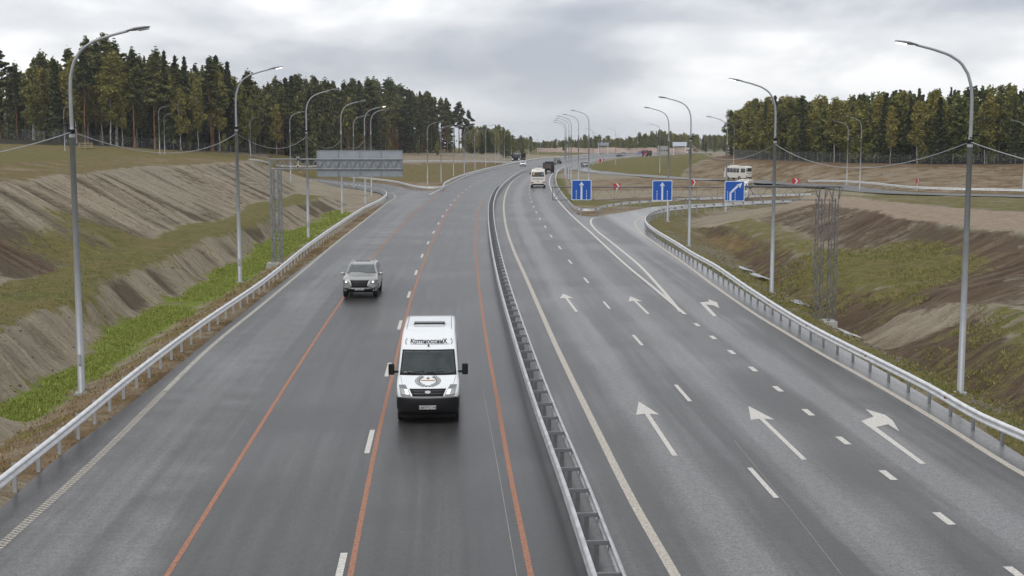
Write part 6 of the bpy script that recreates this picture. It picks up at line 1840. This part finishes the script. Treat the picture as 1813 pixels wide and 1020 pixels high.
def gm(name, a, b):
    m = bpy.data.materials.new(name); m.use_nodes = True; nt = m.node_tree; p = nt.nodes['Principled BSDF']; g = nt.nodes.new('ShaderNodeNewGeometry')
    nt.links.new(ramp_n(nt, g.outputs['Random Per Island'], [(0, a), (1, b)]), p.inputs['Base Color']); p.inputs['Roughness'].default_value = .8; p.inputs['Specular IOR Level'].default_value = .2
    return m
tufts('grass', lush > .62, 13000, .03, .08, gm('fresh_grass', (.13, .18, .024), (.34, .36, .10)), 'bright green grass filling the left ditch', 1)
tufts('grass', (grass > .45) & (lush < .5) & ~ASP & (ZONE < 6.1) & (GY < 90), 6000, .02, .07, gm('dull_grass', (.13, .13, .04), (.28, .24, .10)), 'dull olive grass growing on the left benches', 2, 150)
tufts('grass', (grass > .4) & ~ASP & (ZMAX > 20) & (ZMAX < 26) & (GY < 95) & (PN > .45), 9000, .02, .07, gm('dull_grass', (.12, .13, .035), (.27, .24, .09)), 'patchy olive grass on the right bank and verge', 3, 150)
tufts('weeds', (rust > .45) & ~ASP & (ZONE < 3), 1800, .02, .08, gm('dry_weeds', (.19, .15, .07), (.36, .28, .15)), 'dry weeds along the left shoulder', 4, 120)
def rubble(name, sel, n, smin, smax, m, label, seed, dmax=130):
    rg = np.random.default_rng(seed); jj, ii = np.nonzero(sel & (GY > 25) & (GY < dmax) & (np.abs(GX) < 60))
    k = rg.choice(len(jj), n, p=(lambda w_: w_ / w_.sum())(1 / GY[jj, ii]))
    V = []; Fc = []
    base = np.array([(0, 0, 1), (1, 0, 0), (0, 1, 0), (-1, 0, 0), (0, -1, 0), (0, 0, -1)], float); bf = [(0, 1, 2), (0, 2, 3), (0, 3, 4), (0, 4, 1), (5, 2, 1), (5, 3, 2), (5, 4, 3), (5, 1, 4)]
    for q in range(n):
        x = XS[ii[k[q]]] + rg.uniform(-.4, .4); y = YS[jj[k[q]]] + rg.uniform(-.4, .4); s = rg.uniform(smin, smax)
        a = rg.uniform(0, 6.28); vv_ = base * rg.uniform(.5, 1.2, (6, 1)) * np.array([s, s * .7, s * .45])
        vv_ = np.stack([vv_[:, 0] * math.cos(a) - vv_[:, 1] * math.sin(a), vv_[:, 0] * math.sin(a) + vv_[:, 1] * math.cos(a), vv_[:, 2]], 1) + np.array([x, y, terr(x, y)])
        b = len(V); V += vv_.tolist(); Fc += [(f[0] + b, f[1] + b, f[2] + b) for f in bf]
    o = np_obj(name, V, np.array(Fc), m); tag(o, label, 'stones', None, 'stuff'); return o
rubble('rubble', near_ids(21, 22) | near_ids(22, 22), 900, .05, .22, mat('broken_stone', (.15, .13, .11), .9, var=.4, scale=1.5), 'broken stones scattered along the right ditch', 8)
rubble('soil_clods', (steepL | (zn(24, 25))), 1600, .05, .16, mat('soil_clod', (.12, .09, .06), .95, var=.4, scale=1.5), 'dark soil clods lying on the bare slopes', 9)
print('TREES', tcount)
for n_, ps in PR.items():
    for p in ps:
        if 'H' in p: pass
        if p.name not in used_p:
            for c in list(p.children): bpy.data.objects.remove(c)
            bpy.data.objects.remove(p)
for o in list(bpy.data.objects):
    if 'H' in o: del o['H']
# ------------------------------------------------------------------ air
hz = MB().box((0, 2250, -52), (5600, 4960, 196)).build('haze', bpy.data.materials.new('haze_air'))
hm = hz.data.materials[0]; hm.use_nodes = True; ht = hm.node_tree; ht.nodes.clear()
hv_ = ht.nodes.new('ShaderNodeVolumePrincipled'); hv_.inputs['Color'].default_value = (.9, .94, 1.0, 1); hv_.inputs['Density'].default_value = 0.00015; hv_.inputs['Anisotropy'].default_value = 0.2
ho = ht.nodes.new('ShaderNodeOutputMaterial'); ht.links.new(hv_.outputs[0], ho.inputs['Volume'])
tag(hz, 'thin pale haze over the motorway', None, None, 'stuff')
